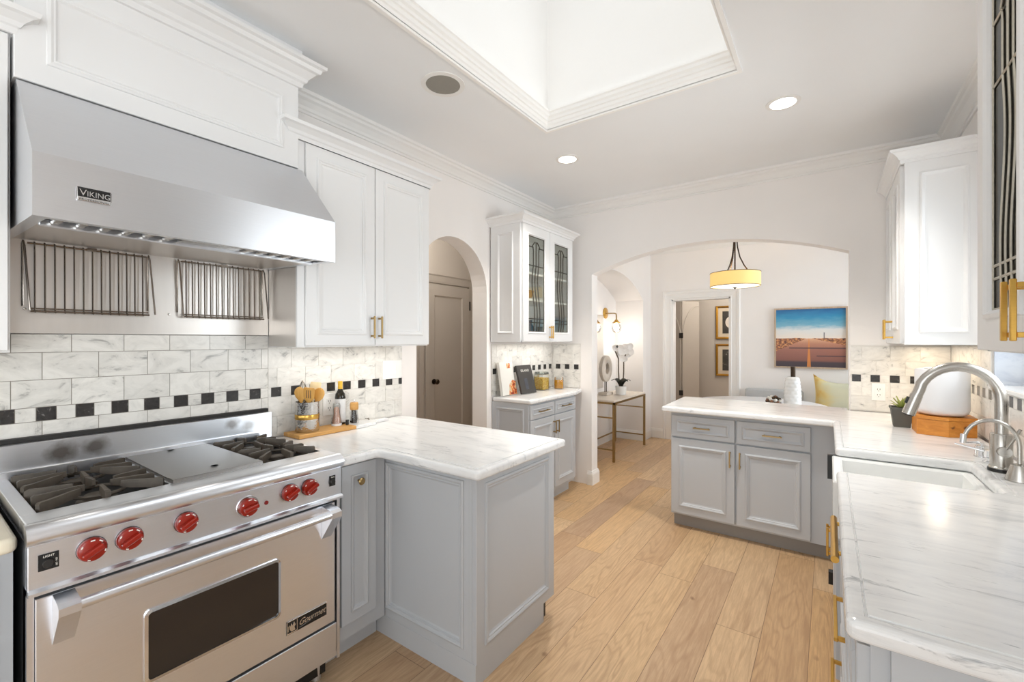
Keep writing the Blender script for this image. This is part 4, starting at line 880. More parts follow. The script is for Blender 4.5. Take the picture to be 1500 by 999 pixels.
# ------------------------------------------------------------------ small things by the stove
cb = thing('serving_board', 'rectangular board of honey wood with a white marble end under the utensil crock', 'board', (0.10, 1.38, 0.9145))
MB().box(0.028, 0.178, 1.185, 1.515, 0.9145, 0.9335, 0, 0.002).build('wood_part', 'oak', cb)
MB().box(0.028, 0.178, 1.5152, 1.595, 0.9145, 0.9335, 0, 0.002).build('marble_end', 'marble', cb)
pb = thing('paddle_board', 'white marble paddle board with handle lying behind the wooden board', 'board', (0.09, 1.66, 0.9145))
b = MB().slab([(0.03, 1.60), (0.165, 1.60), (0.165, 1.655), (0.12, 1.70), (0.115, 1.785), (0.082, 1.785), (0.075, 1.70), (0.03, 1.655)], 0.9145, 0.930, 0.003, 0).build('board', 'marble', pb)
tag(MB().tube([(0.07 + 0.012 * math.cos(t), 1.665 + 0.012 * math.sin(t), 0.934 + 0.0015 * t) for t in [i * 0.6 for i in range(12)]], 0.002, 6).build('twine_loop', 'stem'), 'small twist of brown twine on the marble paddle board', 'twine')
ck = thing('utensil_crock', 'hammered steel utensil crock with a gold reflection band holding wooden spoons', 'crock', (0.095, 1.275, 0.934))
m = NT('hammered_steel'); vo = m.n('ShaderNodeTexVoronoi'); vo.inputs['Scale'].default_value = 120; m.l(m.pos(), vo.inputs['Vector'])
m.set(Base_Color=lin((205, 203, 200)), Metallic=1.0, Roughness=0.16); m.bump(vo.outputs['Distance'], 0.35, 0.003); M['hammered'] = m.mat
MB().lathe([(0.057, 0), (0.0585, 0.003), (0.0585, 0.150), (0.060, 0.154), (0.0555, 0.154), (0.0555, 0.006), (0, 0.006)], (0.095, 1.275, 0.9345), 40).build('pot', 'hammered', ck)
MB().lathe([(0.0590, 0), (0.0597, 0.001), (0.0597, 0.024), (0.0590, 0.025)], (0.095, 1.275, 0.9345 + 0.065), 40, caps=False).build('band', 'brass', ck)  # gold reflection on the crock, modelled as a brass strip
def utensil(name, label, mat, dx_, dy_, lean, top, kind):
    c0 = Vector((0.095 + dx_ * 0.3, 1.275 + dy_ * 0.3, 0.945)); tip = Vector((0.095 + dx_ + lean[0], 1.275 + dy_ + lean[1], top)); d = (tip - c0).normalized()
    b = MB().tube([c0, c0 + (tip - c0) * 0.66], 0.0045, 8)
    hgt = (tip - c0).length; w = Vector((0.815, 0.58, 0)); w = (w - d * w.dot(d)).normalized(); n = d.cross(w)
    base = c0 + (tip - c0) * 0.62; L = hgt * 0.38
    if kind == 'spoon': R = [(0, 0.006), (0.15, 0.012), (0.4, 0.026), (0.65, 0.030), (0.85, 0.024), (0.97, 0.011), (1.0, 0.002)]
    else: R = [(0, 0.006), (0.2, 0.018), (0.4, 0.028), (0.9, 0.030), (1.0, 0.026)]
    b.loft([[base + d * (L * t) + w * r * math.cos(q) + n * 0.0035 * math.sin(q) for q in [k * PI / 5 for k in range(10)]] for t, r in R], smooth=True, cap0=True, cap1=True)
    if kind == 'slotted':
        b2 = MB()
        for s_ in (-0.010, 0.0, 0.010): b2.obox(base + d * L * 0.6 + w * s_ - n * 0.0032, w, d, n, 0.0022, L * 0.25, 0.0008)
        o = b.build(name, mat); b2.build('slot', 'legwood', o)
    else: o = b.build(name, mat)
    return tag(o, label, 'utensil', 'wooden utensils in the steel crock')
utensil('wooden_spoon', 'wooden spoon leaning out to the right of the steel crock', 'spoon', 0.034, 0.016, (0.012, 0.032), 1.158, 'spoon')
utensil('wooden_spoon', 'upright wooden spoon at the left rim of the steel crock', 'spoon', 0.000, -0.038, (0.0, -0.006), 1.168, 'spoon')
utensil('slotted_turner', 'slotted wooden turner at the front middle of the steel crock', 'spoon', 0.036, -0.012, (0.010, -0.004), 1.164, 'slotted')
utensil('wooden_spatula', 'pale wooden spatula at the back of the steel crock', 'spoonpale', -0.008, 0.038, (-0.004, 0.018), 1.184, 'spatula')
wk = MB()
for k in range(6):
    a = k * PI / 6; wk.tube([(0.062 + 0.020 * math.sin(t * PI / 8) ** 0.8 * math.cos(a) * (1 if s_ else -1), 1.268 + 0.021 * math.sin(t * PI / 8) * math.sin(a) * (1 if s_ else -1), 1.08 + 0.118 * (t / 8 if t <= 4 or True else 0)) for s_ in (1,) for t in range(9)], 0.0011, 5)
    wk.tube([(0.062 - 0.020 * math.sin(t * PI / 8) ** 0.8 * math.cos(a), 1.268 - 0.021 * math.sin(t * PI / 8) * math.sin(a), 1.08 + 0.118 * t / 8) for t in range(9)], 0.0011, 5)
wk.cyl((0.082, 1.272, 0.945), (0.062, 1.268, 1.085), 0.006, 0.005, 10)
tag(wk.build('whisk', 'wire'), 'grey wire whisk at the back of the steel crock', 'utensil', None)

def bottle():
    t = thing('oil_bottle', 'dark glass bottle with yellow cap and white label on the board', 'bottle', (0.062, 1.490, 0.934))
    c0 = (0.062, 1.490, 0.9345)
    MB().lathe([(0.026, 0), (0.029, 0.004), (0.029, 0.150), (0.026, 0.168), (0.014, 0.190), (0.0115, 0.200), (0.0115, 0.236), (0, 0.236)], c0, 28).build('glass', 'bottle', t)
    MB().lathe([(0.0294, 0.012), (0.0297, 0.013), (0.0297, 0.142), (0.0294, 0.143)], c0, 28, caps=False).build('paper_label', 'label', t)
    MB().lathe([(0.0127, 0.198), (0.0127, 0.240), (0.011, 0.2425), (0, 0.2425)], c0, 24, caps=False).build('cap', 'yellow', t)
    return t
bottle()
def mill(name, label, c0, mat, top):
    t = thing(name, label, 'mill', c0, 'salt and pepper mills')
    if top:
        MB().lathe([(0.024, 0), (0.024, 0.012), (0.017, 0.014), (0.015, 0.074), (0, 0.074)], c0, 24).build('body', mat, t)
        MB().lathe([(0.022, 0.075), (0.0235, 0.080), (0.0235, 0.108), (0.021, 0.116), (0, 0.117)], c0, 24).build('wood_head', 'oak', t)
        MB().lathe([(0.003, 0.117), (0.003, 0.122), (0.006, 0.125), (0.005, 0.131), (0, 0.132)], c0, 14).build('finial', 'chrome', t)
        MB().lathe([(0.0255, 0), (0.0255, 0.016), (0.018, 0.074), (0.0185, 0.074)], c0, 24, caps=False).build('jar', 'glass', t)
    else:
        MB().lathe([(0.023, 0.004), (0.022, 0.026), (0.016, 0.062), (0.014, 0.085), (0.010, 0.100), (0, 0.104)], c0, 24).build('salt', mat, t)
        MB().lathe([(0.027, 0), (0.027, 0.020), (0.025, 0.026), (0.018, 0.064), (0.020, 0.108), (0.018, 0.122), (0, 0.124)], c0, 24, caps=True).build('jar', 'glass', t)
        MB().lathe([(0.0275, 0.0), (0.0275, 0.012), (0.0271, 0.0125)], c0, 24, caps=False).build('foot', 'matwhite', t)
mill('salt_mill', 'glass mill of pink salt in front of the dark bottle', (0.085, 1.452, 0.934), 'salt', False)
mill('pepper_mill', 'pepper mill with wooden head right of the dark bottle', (0.092, 1.560, 0.934), 'pepper', True)
tag(MB().cyl((0.118, 1.497, 0.9345), (0.118, 1.497, 0.962), 0.009, 0.009, 16).build('stopper', 'black'), 'small black stopper standing before the dark bottle', 'stopper')
def outlet(name, label, o, u, n, w, h, kind):
    t = thing(name, label, 'outlet' if kind == 'outlet' else 'wall plate', o)
    o, u, n = Vector(o), Vector(u), Vector(n); v = Vector((0, 0, 1))
    MB().obox(o + n * 0.0025, u, v, n, w / 2, h / 2, 0.0025, 0, 0.0012).build('plate', 'outlet', t)
    if kind == 'outlet':
        MB().obox(o + n * 0.006, u, v, n, w * 0.24, h * 0.30, 0.0014, 0, 0.0006).build('socket_face', 'outlet', t)
        b = MB()
        for s_ in (-1, 1):
            for q in (-1, 1): b.obox(o + n * 0.0076 + v * (s_ * h * 0.16) + u * q * w * 0.09, u, v, n, 0.0012, 0.005, 0.0004)
            b.obox(o + n * 0.0076 + v * (s_ * h * 0.16 - 0.012), u, v, n, 0.002, 0.0022, 0.0004)
        b.build('slots', 'gratebg', t)
    else:
        for q in (-1, 0, 1): MB().obox(o + n * 0.0058 + u * q * w * 0.28, u, v, n, w * 0.10, h * 0.28, 0.0012, 0, 0.0006).build('rocker', 'outlet', t)
    return t
outlet('wall_outlet', 'white wall outlet on the tiles behind the wooden utensils', (0.0085, 1.452, 1.045), (0, 1, 0), (1, 0, 0), 0.075, 0.122, 'outlet')
outlet('switch_plate', 'wide white switch plate on the tiles under the white wall cabinet', (0.0085, 1.902, 1.218), (0, 1, 0), (1, 0, 0), 0.155, 0.118, 'switch')
outlet('wall_outlet', 'white wall outlet on the tiles right of the arch', (2.602, FW - 0.0085, 1.052), (1, 0, 0), (0, -1, 0), 0.075, 0.118, 'outlet')

# ------------------------------------------------------------------ on the sideboard
def book(name, label, p0, ang, lean, w, h, t_, mat, dec):
    o = thing(name, label, 'book', p0)
    u = Vector((math.cos(ang), math.sin(ang), 0)); n = Vector((math.sin(ang), -math.cos(ang), 0)); v = (Vector((0, 0, 1)) * math.cos(lean) - n * math.sin(lean)).normalized(); nn = u.cross(v) * 1.0
    c0 = Vector(p0) + u * w / 2 + v * (h / 2)
    for k in (-1, 1):
        MB().obox(c0 + nn * k * (t_ / 2), u, v, nn, w / 2, h / 2, 0.0015).build('cover', mat, o)
    MB().obox(c0 + u * 0.002, u, v, nn, w / 2 - 0.005, h / 2 - 0.004, t_ / 2 - 0.002).build('pages', 'paper', o)
    MB().obox(c0 - u * (w / 2), u, v, nn, 0.0015, h / 2, t_ / 2 + 0.0015).build('spine', mat, o)
    dec(o, Vector(p0) + nn * (t_ / 2 + 0.0017), u, v, nn)
def dec_dark(o, p, u, v, n):
    MB().text('ISLAND', p + u * 0.045 + v * 0.195, u, v, 0.030, width=0.115, depth=0.0003).build('title', 'paper', o)
    b = MB().obox(p + u * 0.09 + v * 0.085, u, v, n, 0.022, 0.05, 0.0003); b.build('cover_picture', 'bluegrey', o)
m = NT('food_photo_print'); f = m.noise(m.pos(), 34, 4, 0.6, 1.0)
m.set(Base_Color=m.ramp(f, [(0.34, lin((40, 26, 18))), (0.44, lin((196, 70, 26))), (0.52, lin((232, 150, 70))), (0.60, lin((230, 214, 180))), (0.7, lin((96, 120, 60)))]), Roughness=0.4); M['foodprint'] = m.mat
def dec_food(o, p, u, v, n):
    b = MB()
    b.prism([(0.09, 0.0), (0.205, 0.0), (0.205, 0.11), (0.16, 0.125), (0.11, 0.09)], lambda a, c_, d: tuple(p + u * a + v * (c_ + 0.002) + n * d), 0.0, 0.0003)
    b.prism([(0.10, 0.23), (0.15, 0.23), (0.15, 0.272), (0.10, 0.272)], lambda a, c_, d: tuple(p + u * a + v * c_ + n * d), 0.0, 0.0003); b.build('cover_picture', 'foodprint', o)
book('cookbook', 'white cookbook with a food picture standing behind the dark book', (0.085, 2.995, 0.9365), math.radians(90), 0.16, 0.19, 0.285, 0.022, 'paper', dec_food)
book('cookbook', 'charcoal book with white title leaning in front of the white cookbook', (0.140, 3.205, 0.9365), math.radians(85), 0.28, 0.205, 0.255, 0.016, 'darkbook', dec_dark)
# pasta jar
pj = thing('pasta_jar', 'square glass jar of yellow pasta with a lid on the sideboard', 'jar', (0.075, 3.645, 0.9345))
jc = (0.075, 3.645)
def sqr(h, z, r=0.012): return [(jc[0] + a, jc[1] + c_, z) for a, c_ in rrect(0, 0, h, h, r, 3)]
MB().loft([sqr(0.054, 0.9345), sqr(0.056, 0.9390), sqr(0.056, 1.0680), sqr(0.050, 1.10100), sqr(0.050, 1.0830)], cap0=True, smooth=True).build('glass_body', 'glass', pj)
m = NT('pasta_pieces'); vo = m.n('ShaderNodeTexVoronoi'); vo.inputs['Scale'].default_value = 75; m.l(m.pos(), vo.inputs['Vector'])
m.set(Base_Color=m.ramp(vo.outputs['Distance'], [(0.1, lin((255, 228, 120))), (0.6, lin((236, 180, 62)))]), Roughness=0.5); m.bump(vo.outputs['Distance'], 0.9, 0.006); M['pasta'] = m.mat
MB().loft([sqr(0.051, 0.9400), sqr(0.052, 1.0430), sqr(0.045, 1.0490)], cap0=True, cap1=True).build('pasta', 'pasta', pj)
MB().loft([sqr(0.048, 1.0835), sqr(0.052, 1.0850), sqr(0.052, 1.1010), sqr(0.046, 1.1050)], cap0=True, cap1=True).build('lid', 'glass', pj)
MB().tube([(jc[0] + a, jc[1] + c_, 1.0815) for a, c_ in rrect(0, 0, 0.051, 0.051, 0.012, 3)], 0.002, 6, closed=True).build('wire_clasp', 'nickel', pj)
hj = thing('honey_jar', 'amber honey jar without lid next to the pasta jar', 'jar', (0.175, 3.80, 0.9345))
hc_ = (0.175, 3.80)
MB().lathe([(0.042, 0.006), (0.044, 0.010), (0.044, 0.088), (0, 0.090)], (hc_[0], hc_[1], 0.9345), 32).build('honey', 'honey', hj)
MB().lathe([(0.044, 0), (0.047, 0.004), (0.047, 0.100), (0.044, 0.106), (0.044, 0.114), (0.042, 0.114)], (hc_[0], hc_[1], 0.9345), 32, caps=False).build('glass_body', 'glass', hj)

# ------------------------------------------------------------------ ceiling fittings
sp = thing('ceiling_speaker', 'round grey speaker grille flush in the ceiling beside the skylight', 'speaker', (0.698, 1.664, CEIL))
MB().lathe([(0.112, 0), (0.112, -0.004), (0.088, -0.005), (0.088, -0.002), (0.088, 0)], (0.698, 1.664, CEIL), 40, caps=False).build('rim', 'trim', sp)
MB().lathe([(0.088, -0.001), (0.06, -0.003), (0, -0.004)], (0.698, 1.664, CEIL - 0.001), 40).build('grille', 'grille', sp)
for (x, y), lb in (((0.768, 2.876), 'recessed ceiling light between the skylight corner and the glass cabinet'), ((2.114, 2.890), 'recessed ceiling light nearer the right wall cabinets')):
    t = thing('recessed_light', lb, 'ceiling light', (x, y, CEIL), 'recessed kitchen lights')
    MB().lathe([(0.085, 0), (0.085, -0.003), (0.064, -0.005), (0.064, 0)], (x, y, CEIL), 36, caps=False).build('trim_ring', 'trim', t)
    MB().lathe([(0.064, -0.0025), (0, -0.003)], (x, y, CEIL), 36).build('lens', 'lampon', t)
    spot('recessed_beam', (x, y, CEIL - 0.02), 54, NEUT, 104)

# ------------------------------------------------------------------ nook
px_, py_, pz_ = 1.545, 5.0, 2.0
pd = thing('pendant_lamp', 'drum pendant lamp with yellow lit fabric shade hanging beyond the arch', 'pendant lamp', (px_, py_, CEIL))
R_ = 0.232; zb_, zt_ = 1.956, 2.092
MB().lathe([(R_, zb_), (R_, zt_), (R_ - 0.003, zt_), (R_ - 0.003, zb_)], (px_, py_, 0), 56, caps=False).build('shade', 'shade', pd)
b = MB()
for z in (zb_, zt_): b.tube([(px_ + R_ * math.cos(t * PI / 28), py_ + R_ * math.sin(t * PI / 28), z) for t in range(56)], 0.003, 6, closed=True)
b.build('rim', 'bronze', pd)
MB().lathe([(R_ - 0.004, zb_ + 0.004), (R_ - 0.06, zb_ - 0.006), (0, zb_ - 0.012)], (px_, py_, 0), 48).build('diffuser', 'diffuser', pd)
MB().lathe([(0.0, -0.030), (0.008, -0.028), (0.008, -0.018), (0.022, -0.014), (0.022, -0.010), (0, -0.010)], (px_, py_, zb_), 20).build('finial', 'bronze', pd)
for k in range(3):
    a = 0.62 + PI / 2 + k * 2 * PI / 3
    MB().tube([(px_ + r * math.cos(a), py_ + r * math.sin(a), z) for r, z in ((0.014, 2.60), (0.016, 2.45), (0.024, 2.35), (0.045, 2.25), (0.085, 2.16), (0.13, 2.092))], 0.006, 8).build('arm', 'bronze', pd)
MB().cyl((px_, py_, 1.96), (px_, py_, 2.70), 0.007, 0.007, 12).build('stem', 'bronze', pd)
MB().lathe([(0.06, 0), (0.06, -0.015), (0.02, -0.035), (0, -0.035)], (px_, py_, CEIL), 28).build('canopy', 'bronze', pd)
point('pendant_bulb', (px_, py_, 2.03), 6, WARM, 0.05)

ct = thing('console_table', 'slim brass console table with stone top in the arched niche', 'table', (0.1, 5.4, 0))
tz = 0.71
MB().box(-0.12, 0.315, 4.84, 5.905, tz - 0.022, tz, 0, 0.002).build('top', 'stone', ct)
b = MB(); b.box(-0.12, 0.318, 4.84, 4.862, tz - 0.046, tz - 0.023); b.box(-0.12, 0.318, 5.883, 5.905, tz - 0.046, tz - 0.023); b.box(0.296, 0.318, 4.84, 5.905, tz - 0.046, tz - 0.023); b.box(-0.12, -0.098, 4.84, 5.905, tz - 0.046, tz - 0.023); b.build('apron', 'agedbrass', ct)
for x in (-0.12, 0.293):
    for y in (4.84, 5.880): MB().box(x, x + 0.025, y, y + 0.025, 0, tz - 0.046).build('leg', 'agedbrass', ct)
b = MB()
for y in (4.845, 5.885): b.box(-0.10, 0.30, y, y + 0.016, 0.50, 0.514); b.box(-0.10, 0.30, y, y + 0.016, 0.13, 0.144)
b.box(-0.112, -0.098, 4.85, 5.90, 0.13, 0.144); b.build('stretcher', 'agedbrass', ct)
rs = thing('ring_sculpture', 'pale stone ring sculpture on two pins standing on the console table', 'sculpture', (0.0, 5.34, tz))
MB().box(-0.06, 0.06, 5.23, 5.42, tz + 0.0005, tz + 0.036, 0, 0.004).build('base', 'stone', rs)
for y in (5.30, 5.345): MB().cyl((0, y, tz + 0.036), (0, y, tz + 0.18), 0.006, n=10).build('pin', 'bronze', rs)
ra = 0.62
b = MB(); N = 48
rings = []
for i in range(N):
    a = 2 * PI * i / N; e = Vector((math.sin(0.35) * 0 + 0.0, math.cos(a), math.sin(a))); c_ = Vector((0, 5.325, tz + 0.335))
    rings.append([c_ + Vector((dx_, e.y * r, e.z * r * 1.08)) for r, dx_ in ((0.065, -0.022), (0.075, -0.03), (0.14, -0.03), (0.155, -0.02), (0.155, 0.02), (0.14, 0.03), (0.075, 0.03), (0.065, 0.022))])
b.loft(rings, loop=True, smooth=True); b.build('ring', 'stone', rs)
oc = thing('potted_orchid', 'white orchid in a white pot on the console table', 'plant', (0.19, 5.40, tz))
o0 = Vector((0.165, 5.42, tz))
MB().lathe([(0.05, 0.0005), (0.062, 0.006), (0.070, 0.115), (0.066, 0.115), (0.06, 0.09), (0, 0.09)], o0, 32).build('pot', 'ceramic', oc)
b = MB()
for k in range(6):
    a = k * 1.1 + 0.4; d = Vector((math.cos(a), math.sin(a), 0)); t = Vector((-d.y, d.x, 0)); c0 = o0 + Vector((0, 0, 0.09)); L = 0.12
    b.loft([[c0 + d * (L * s_) + t * w * sg + Vector((0, 0, 0.11 * math.sin(s_ * 2.2) + (0.008 if sg == 0 else 0.0))) for sg in (-1, 0, 1)] for s_, w in ((0.02, 0.012), (0.3, 0.03), (0.7, 0.032), (1.0, 0.003))], closed=False, smooth=True)
b.build('leaves', 'darkleaf', oc)
for k, (dx_, dy_) in enumerate(((-0.02, -0.03), (0.03, 0.02))):
    MB().tube([o0 + Vector((dx_ * 0.6, dy_ * 0.6, 0.09)), o0 + Vector((dx_, dy_, 0.3)), o0 + Vector((dx_, dy_, 0.46)), o0 + Vector((dx_ * 2, dy_ * 3, 0.56))], 0.008, 8).build('stem', 'stem', oc)
random.seed(3)
for k in range(20):
    b = MB(); c0 = o0 + Vector((random.uniform(-0.06, 0.08), random.uniform(-0.17, 0.16), random.uniform(0.45, 0.62)))
    for j in range(5):
        a = j * 2 * PI / 5 + k; nrm = Vector((0.8, -0.75, 0.1 + 0.3 * math.sin(k))).normalized(); e1 = nrm.cross(Vector((0, 0, 1))).normalized(); e2 = e1.cross(nrm); d = (e1 * math.cos(a) + e2 * math.sin(a) + nrm * 0.2).normalized(); t = nrm.cross(d).normalized()
        b.loft([[c0 + d * (0.046 * s_) + t * w * sg + Vector((0.008 * s_ if sg else 0.0, 0, 0)) for sg in (-1, 0, 1)] for s_, w in ((0.05, 0.008), (0.5, 0.026), (0.85, 0.021), (1.0, 0.005))], closed=False, smooth=True)
    b.build('flower', 'petal', oc)
for dy_, dz_ in ((-0.17, 0.60), (0.17, 0.55), (0.15, 0.60)):
    MB().lathe([(0.002, 0), (0.012, 0.012), (0.010, 0.03), (0.001, 0.04)], o0 + Vector((0.02, dy_, dz_)), 10).build('bud', 'darkleaf', oc)
mr = thing('wall_mirror', 'large frameless mirror on the back of the arched niche', 'mirror', (-0.185, 5.3, 0.8))
MB().box(-0.188, -0.176, 4.75, 5.66, 0.76, 1.74, 0, 0.004).build('glass', 'mirror', mr)
for y, z in ((5.20, 1.585), (5.20, 0.93)): MB().lathe([(0.016, 0), (0.016, 0.008), (0, 0.012)], (-0.176, y, z), 14, 0, (1, 0, 0)).build('rosette', 'bronze', mr)
scn = thing('wall_sconce', 'brass wall sconce with glowing glass bulb inside the arched niche', 'wall light', (-0.19, 5.76, 1.75))
sy_ = 5.74
MB().lathe([(0.075, 0), (0.075, 0.012), (0.07, 0.016), (0, 0.016)], (-0.19, sy_, 1.78), 32, 0, (1, 0, 0)).build('backplate', 'brass', scn)
MB().tube([(-0.175, sy_, 1.775), (-0.06, sy_ + 0.01, 1.775), (-0.035, sy_ + 0.01, 1.765), (-0.03, sy_ + 0.01, 1.74), (-0.03, sy_ + 0.01, 1.68)], 0.009, 10).build('arm', 'agedbrass', scn)
MB().lathe([(0.02, 0.04), (0.028, 0.02), (0.055, 0.0), (0.05, -0.004), (0, 0)], (-0.03, sy_ + 0.01, 1.645), 24).build('socket_cup', 'brass', scn)
MB().lathe([(0.03, 0), (0.058, -0.03), (0.066, -0.07), (0.05, -0.115), (0.03, -0.13)], (-0.03, sy_ + 0.01, 1.643), 28, caps=False).build('glass_globe', 'thinglass', scn)
MB().lathe([(0.002, -0.002), (0.026, -0.03), (0.036, -0.065), (0.024, -0.10), (0, -0.11)], (-0.03, sy_ + 0.01, 1.643), 20).build('bulb', 'bulb', scn)
point('sconce_glow', (0.03, sy_ - 0.02, 1.52), 3.5, NEUT, 0.05)

# framed road photograph
rp = thing('framed_picture', 'framed photograph of a straight desert road under a blue sky', 'picture', (2.13, NY, 1.05))
fx0, fx1, fz0, fz1 = 1.770, 2.502, 1.068, 1.80
MB().sweep([(fx0, fz0), (fx1, fz0), (fx1, fz1), (fx0, fz1)], [(0, 0), (0, 0.04), (0.018, 0.04), (0.018, 0.0)], lambda a, c_, d: (a, NY - 0.001 - d, c_), True, side=1).build('frame', 'framewood', rp)
m = NT('desert_road_print'); sep = m.n('ShaderNodeSeparateXYZ'); m.l(m.pos(), sep.inputs[0])
pw, ph_ = fx1 - fx0 - 0.036, fz1 - fz0 - 0.036
U = m.math('DIVIDE', m.math('SUBTRACT', sep.outputs[0], fx0 + 0.018), pw); V = m.math('DIVIDE', m.math('SUBTRACT', sep.outputs[2], fz0 + 0.018), ph_)
nz = m.noise(m.comb(m.math('MULTIPLY', U, 3.0), m.math('MULTIPLY', V, 9.0), 0.0), 1.5, 4, 0.6)
sky = m.ramp(m.math('ADD', V, m.math('MULTIPLY_ADD', nz, 0.16, -0.08)), [(0.50, lin((238, 226, 214))), (0.64, lin((226, 226, 224))), (0.72, lin((120, 178, 200))), (0.86, lin((40, 142, 186))), (1.0, lin((16, 104, 164)))])
scr = m.noise(m.comb(m.math('MULTIPLY', U, 24.0), m.math('MULTIPLY', V, 34.0), 0.0), 1.0, 4, 0.7)
scrub = m.ramp(scr, [(0.34, lin((58, 30, 26))), (0.46, lin((128, 72, 50))), (0.58, lin((216, 146, 84))), (0.70, lin((238, 196, 140)))])
dpt = m.math('SUBTRACT', 0.485, V)                                     # below the horizon
grn = m.noise(m.comb(m.math('MULTIPLY', U, 60.0), m.math('MULTIPLY', V, 60.0), 0.0), 1.0, 3, 0.6)
road = m.ramp(V, [(0.0, lin((52, 44, 54))), (0.08, lin((64, 50, 58))), (0.11, lin((136, 84, 70))), (0.3, lin((166, 106, 88))), (0.40, lin((196, 134, 104))), (0.48, lin((232, 178, 138)))])
road = m.mix(m.math('MULTIPLY', grn, 0.25), road, lin((96, 60, 54)))
left = m.math('GREATER_THAN', m.math('ADD', U, m.math('MULTIPLY', dpt, 2.0)), 0.44); right = m.math('LESS_THAN', m.math('SUBTRACT', U, m.math('MULTIPLY', dpt, 4.0)), 0.56)
onroad = m.math('MULTIPLY', left, right)
ground = m.mix(onroad, scrub, road)
lane = m.math('LESS_THAN', m.math('ABSOLUTE', m.math('SUBTRACT', U, 0.49)), m.math('MULTIPLY_ADD', dpt, 0.05, 0.004))
ground = m.mix(m.math('MULTIPLY', lane, 0.8), ground, lin((226, 138, 52)))
for v0, u0_, w0 in ((0.325, 0.2, 0.012), (0.19, 0.6, 0.010)):
    band = m.math('MULTIPLY', m.math('LESS_THAN', m.math('ABSOLUTE', m.math('SUBTRACT', V, v0)), w0), m.math('GREATER_THAN', U, u0_))
    ground = m.mix(m.math('MULTIPLY', band, 0.75), ground, lin((70, 46, 52)))
hz = m.math('LESS_THAN', V, m.math('MULTIPLY_ADD', m.noise(m.comb(m.math('MULTIPLY', U, 5.0), 0.0, 0.0), 1.0, 3), 0.05, 0.47))
col = m.mix(hz, sky, ground)
vane = m.math('MULTIPLY', m.math('LESS_THAN', m.math('ABSOLUTE', m.math('SUBTRACT', U, 0.705)), 0.006), m.math('LESS_THAN', m.math('ABSOLUTE', m.math('SUBTRACT', V, 0.54)), 0.055))
col = m.mix(vane, col, lin((70, 60, 66)))
m.set(Base_Color=col, Roughness=0.35); M['roadprint'] = m.mat
MB().box(fx0 + 0.016, fx1 - 0.016, NY - 0.024, NY - 0.012, fz0 + 0.016, fz1 - 0.016).build('print', 'roadprint', rp)

# table, vase, beads, bench, cushion
dt = thing('dining_table', 'white round topped dining table beyond the marble peninsula', 'table', (1.75, 5.25, 0))
MB().lathe([(0.0, 0.705), (0.60, 0.705), (0.62, 0.715), (0.62, 0.735), (0.61, 0.74), (0, 0.74)], (1.72, 5.35, 0), 64).build('top', 'matwhite', dt)
MB().lathe([(0.28, 0), (0.28, 0.02), (0.05, 0.06), (0.04, 0.6), (0.12, 0.70), (0, 0.704)], (1.72, 5.35, 0), 40).build('pedestal', 'matwhite', dt)
vs = thing('lamp_vase', 'white ribbed vase with dark neck on the dining table', 'vase', (2.02, 5.2, 0.74))
vc = (2.03, 5.20, 0.7405); b = MB(); n = 36; rings = []
for i in range(45):
    t = i / 44; z = 0.305 * t; r = 0.072 + 0.006 * math.sin(t * 3.0) - 0.018 * t ** 1.5 - 0.012 * max(0, (t - 0.93) / 0.07) ** 2
    row = int(t * 9); fr_ = t * 9 - row
    rings.append([(vc[0] + math.cos(2 * PI * k / n) * (r + (0.0050 if (k // 2 + row) % 2 else 0) * math.sin(PI * min(1, fr_ + 0.05))), vc[1] + math.sin(2 * PI * k / n) * (r + (0.0050 if (k // 2 + row) % 2 else 0) * math.sin(PI * min(1, fr_ + 0.05))), vc[2] + z) for k in range(n)])
b.loft(rings, cap0=True, cap1=True, smooth=True); b.build('body', 'ceramic', vs)
MB().cyl((vc[0] + 0.005, vc[1], vc[2] + 0.305), (vc[0] + 0.005, vc[1], vc[2] + 0.405), 0.021, 0.021, 20).build('neck', 'bronze', vs)
random.seed(5)
bdm = MB(); pts = []
for i in range(30):
    a = i * 2.399; zz = 1 - 2 * (i + 0.5) / 30; rr = math.sqrt(max(0, 1 - zz * zz)); pts.append((1.872 + 0.058 * rr * math.cos(a), 5.15 + 0.058 * rr * math.sin(a), 0.800 + 0.042 * zz))
for i, p_ in enumerate(pts): bdm.lathe([(0.001, -0.016), (0.012, -0.011), (0.0165, 0), (0.012, 0.011), (0.001, 0.016)], p_, 10, i % 3)
tag(bdm.build('bead_garland', ['bead', 'paper', 'bronze']), 'heap of brown and white beads beside the white vase', 'beads')
bn = thing('bench', 'pale upholstered bench against the nook wall beneath the road picture', 'bench', (2.0, 6.15, 0))
MB().box(1.0, 3.2, 5.98, 6.42, 0.40, 0.52, 0, 0.03, 3).build('seat', 'clothgrey', bn)
MB().box(1.45, 2.08, 6.34, 6.42, 0.45, 0.80, 0, 0.03, 3).build('backrest', 'clothgrey', bn)
for x in (1.05, 3.1):
    for y in (6.02, 6.34): MB().box(x, x + 0.05, y, y + 0.05, 0, 0.40).build('leg', 'legwood', bn)
m = NT('watercolour_cushion'); tc = m.n('ShaderNodeTexCoord'); g_ = tc.outputs['Generated']; sp_ = m.n('ShaderNodeSeparateXYZ'); m.l(g_, sp_.inputs[0])
f = m.math('ADD', m.math('MULTIPLY', m.noise(g_, 2.2, 3, 0.5, 0.5), 0.5), m.math('MULTIPLY', sp_.outputs[0], 0.6))
m.set(Base_Color=m.ramp(f, [(0.24, lin((220, 178, 88))), (0.36, lin((224, 206, 146))), (0.48, lin((214, 212, 184))), (0.8, lin((206, 208, 186)))]), Roughness=0.9); M['cushion'] = m.mat
cu = thing('cushion', 'watercolour yellow and green cushion leaning on the bench', 'cushion', (2.33, 6.1, 0.52))
b = MB(); N = 14; top, bot = [], []
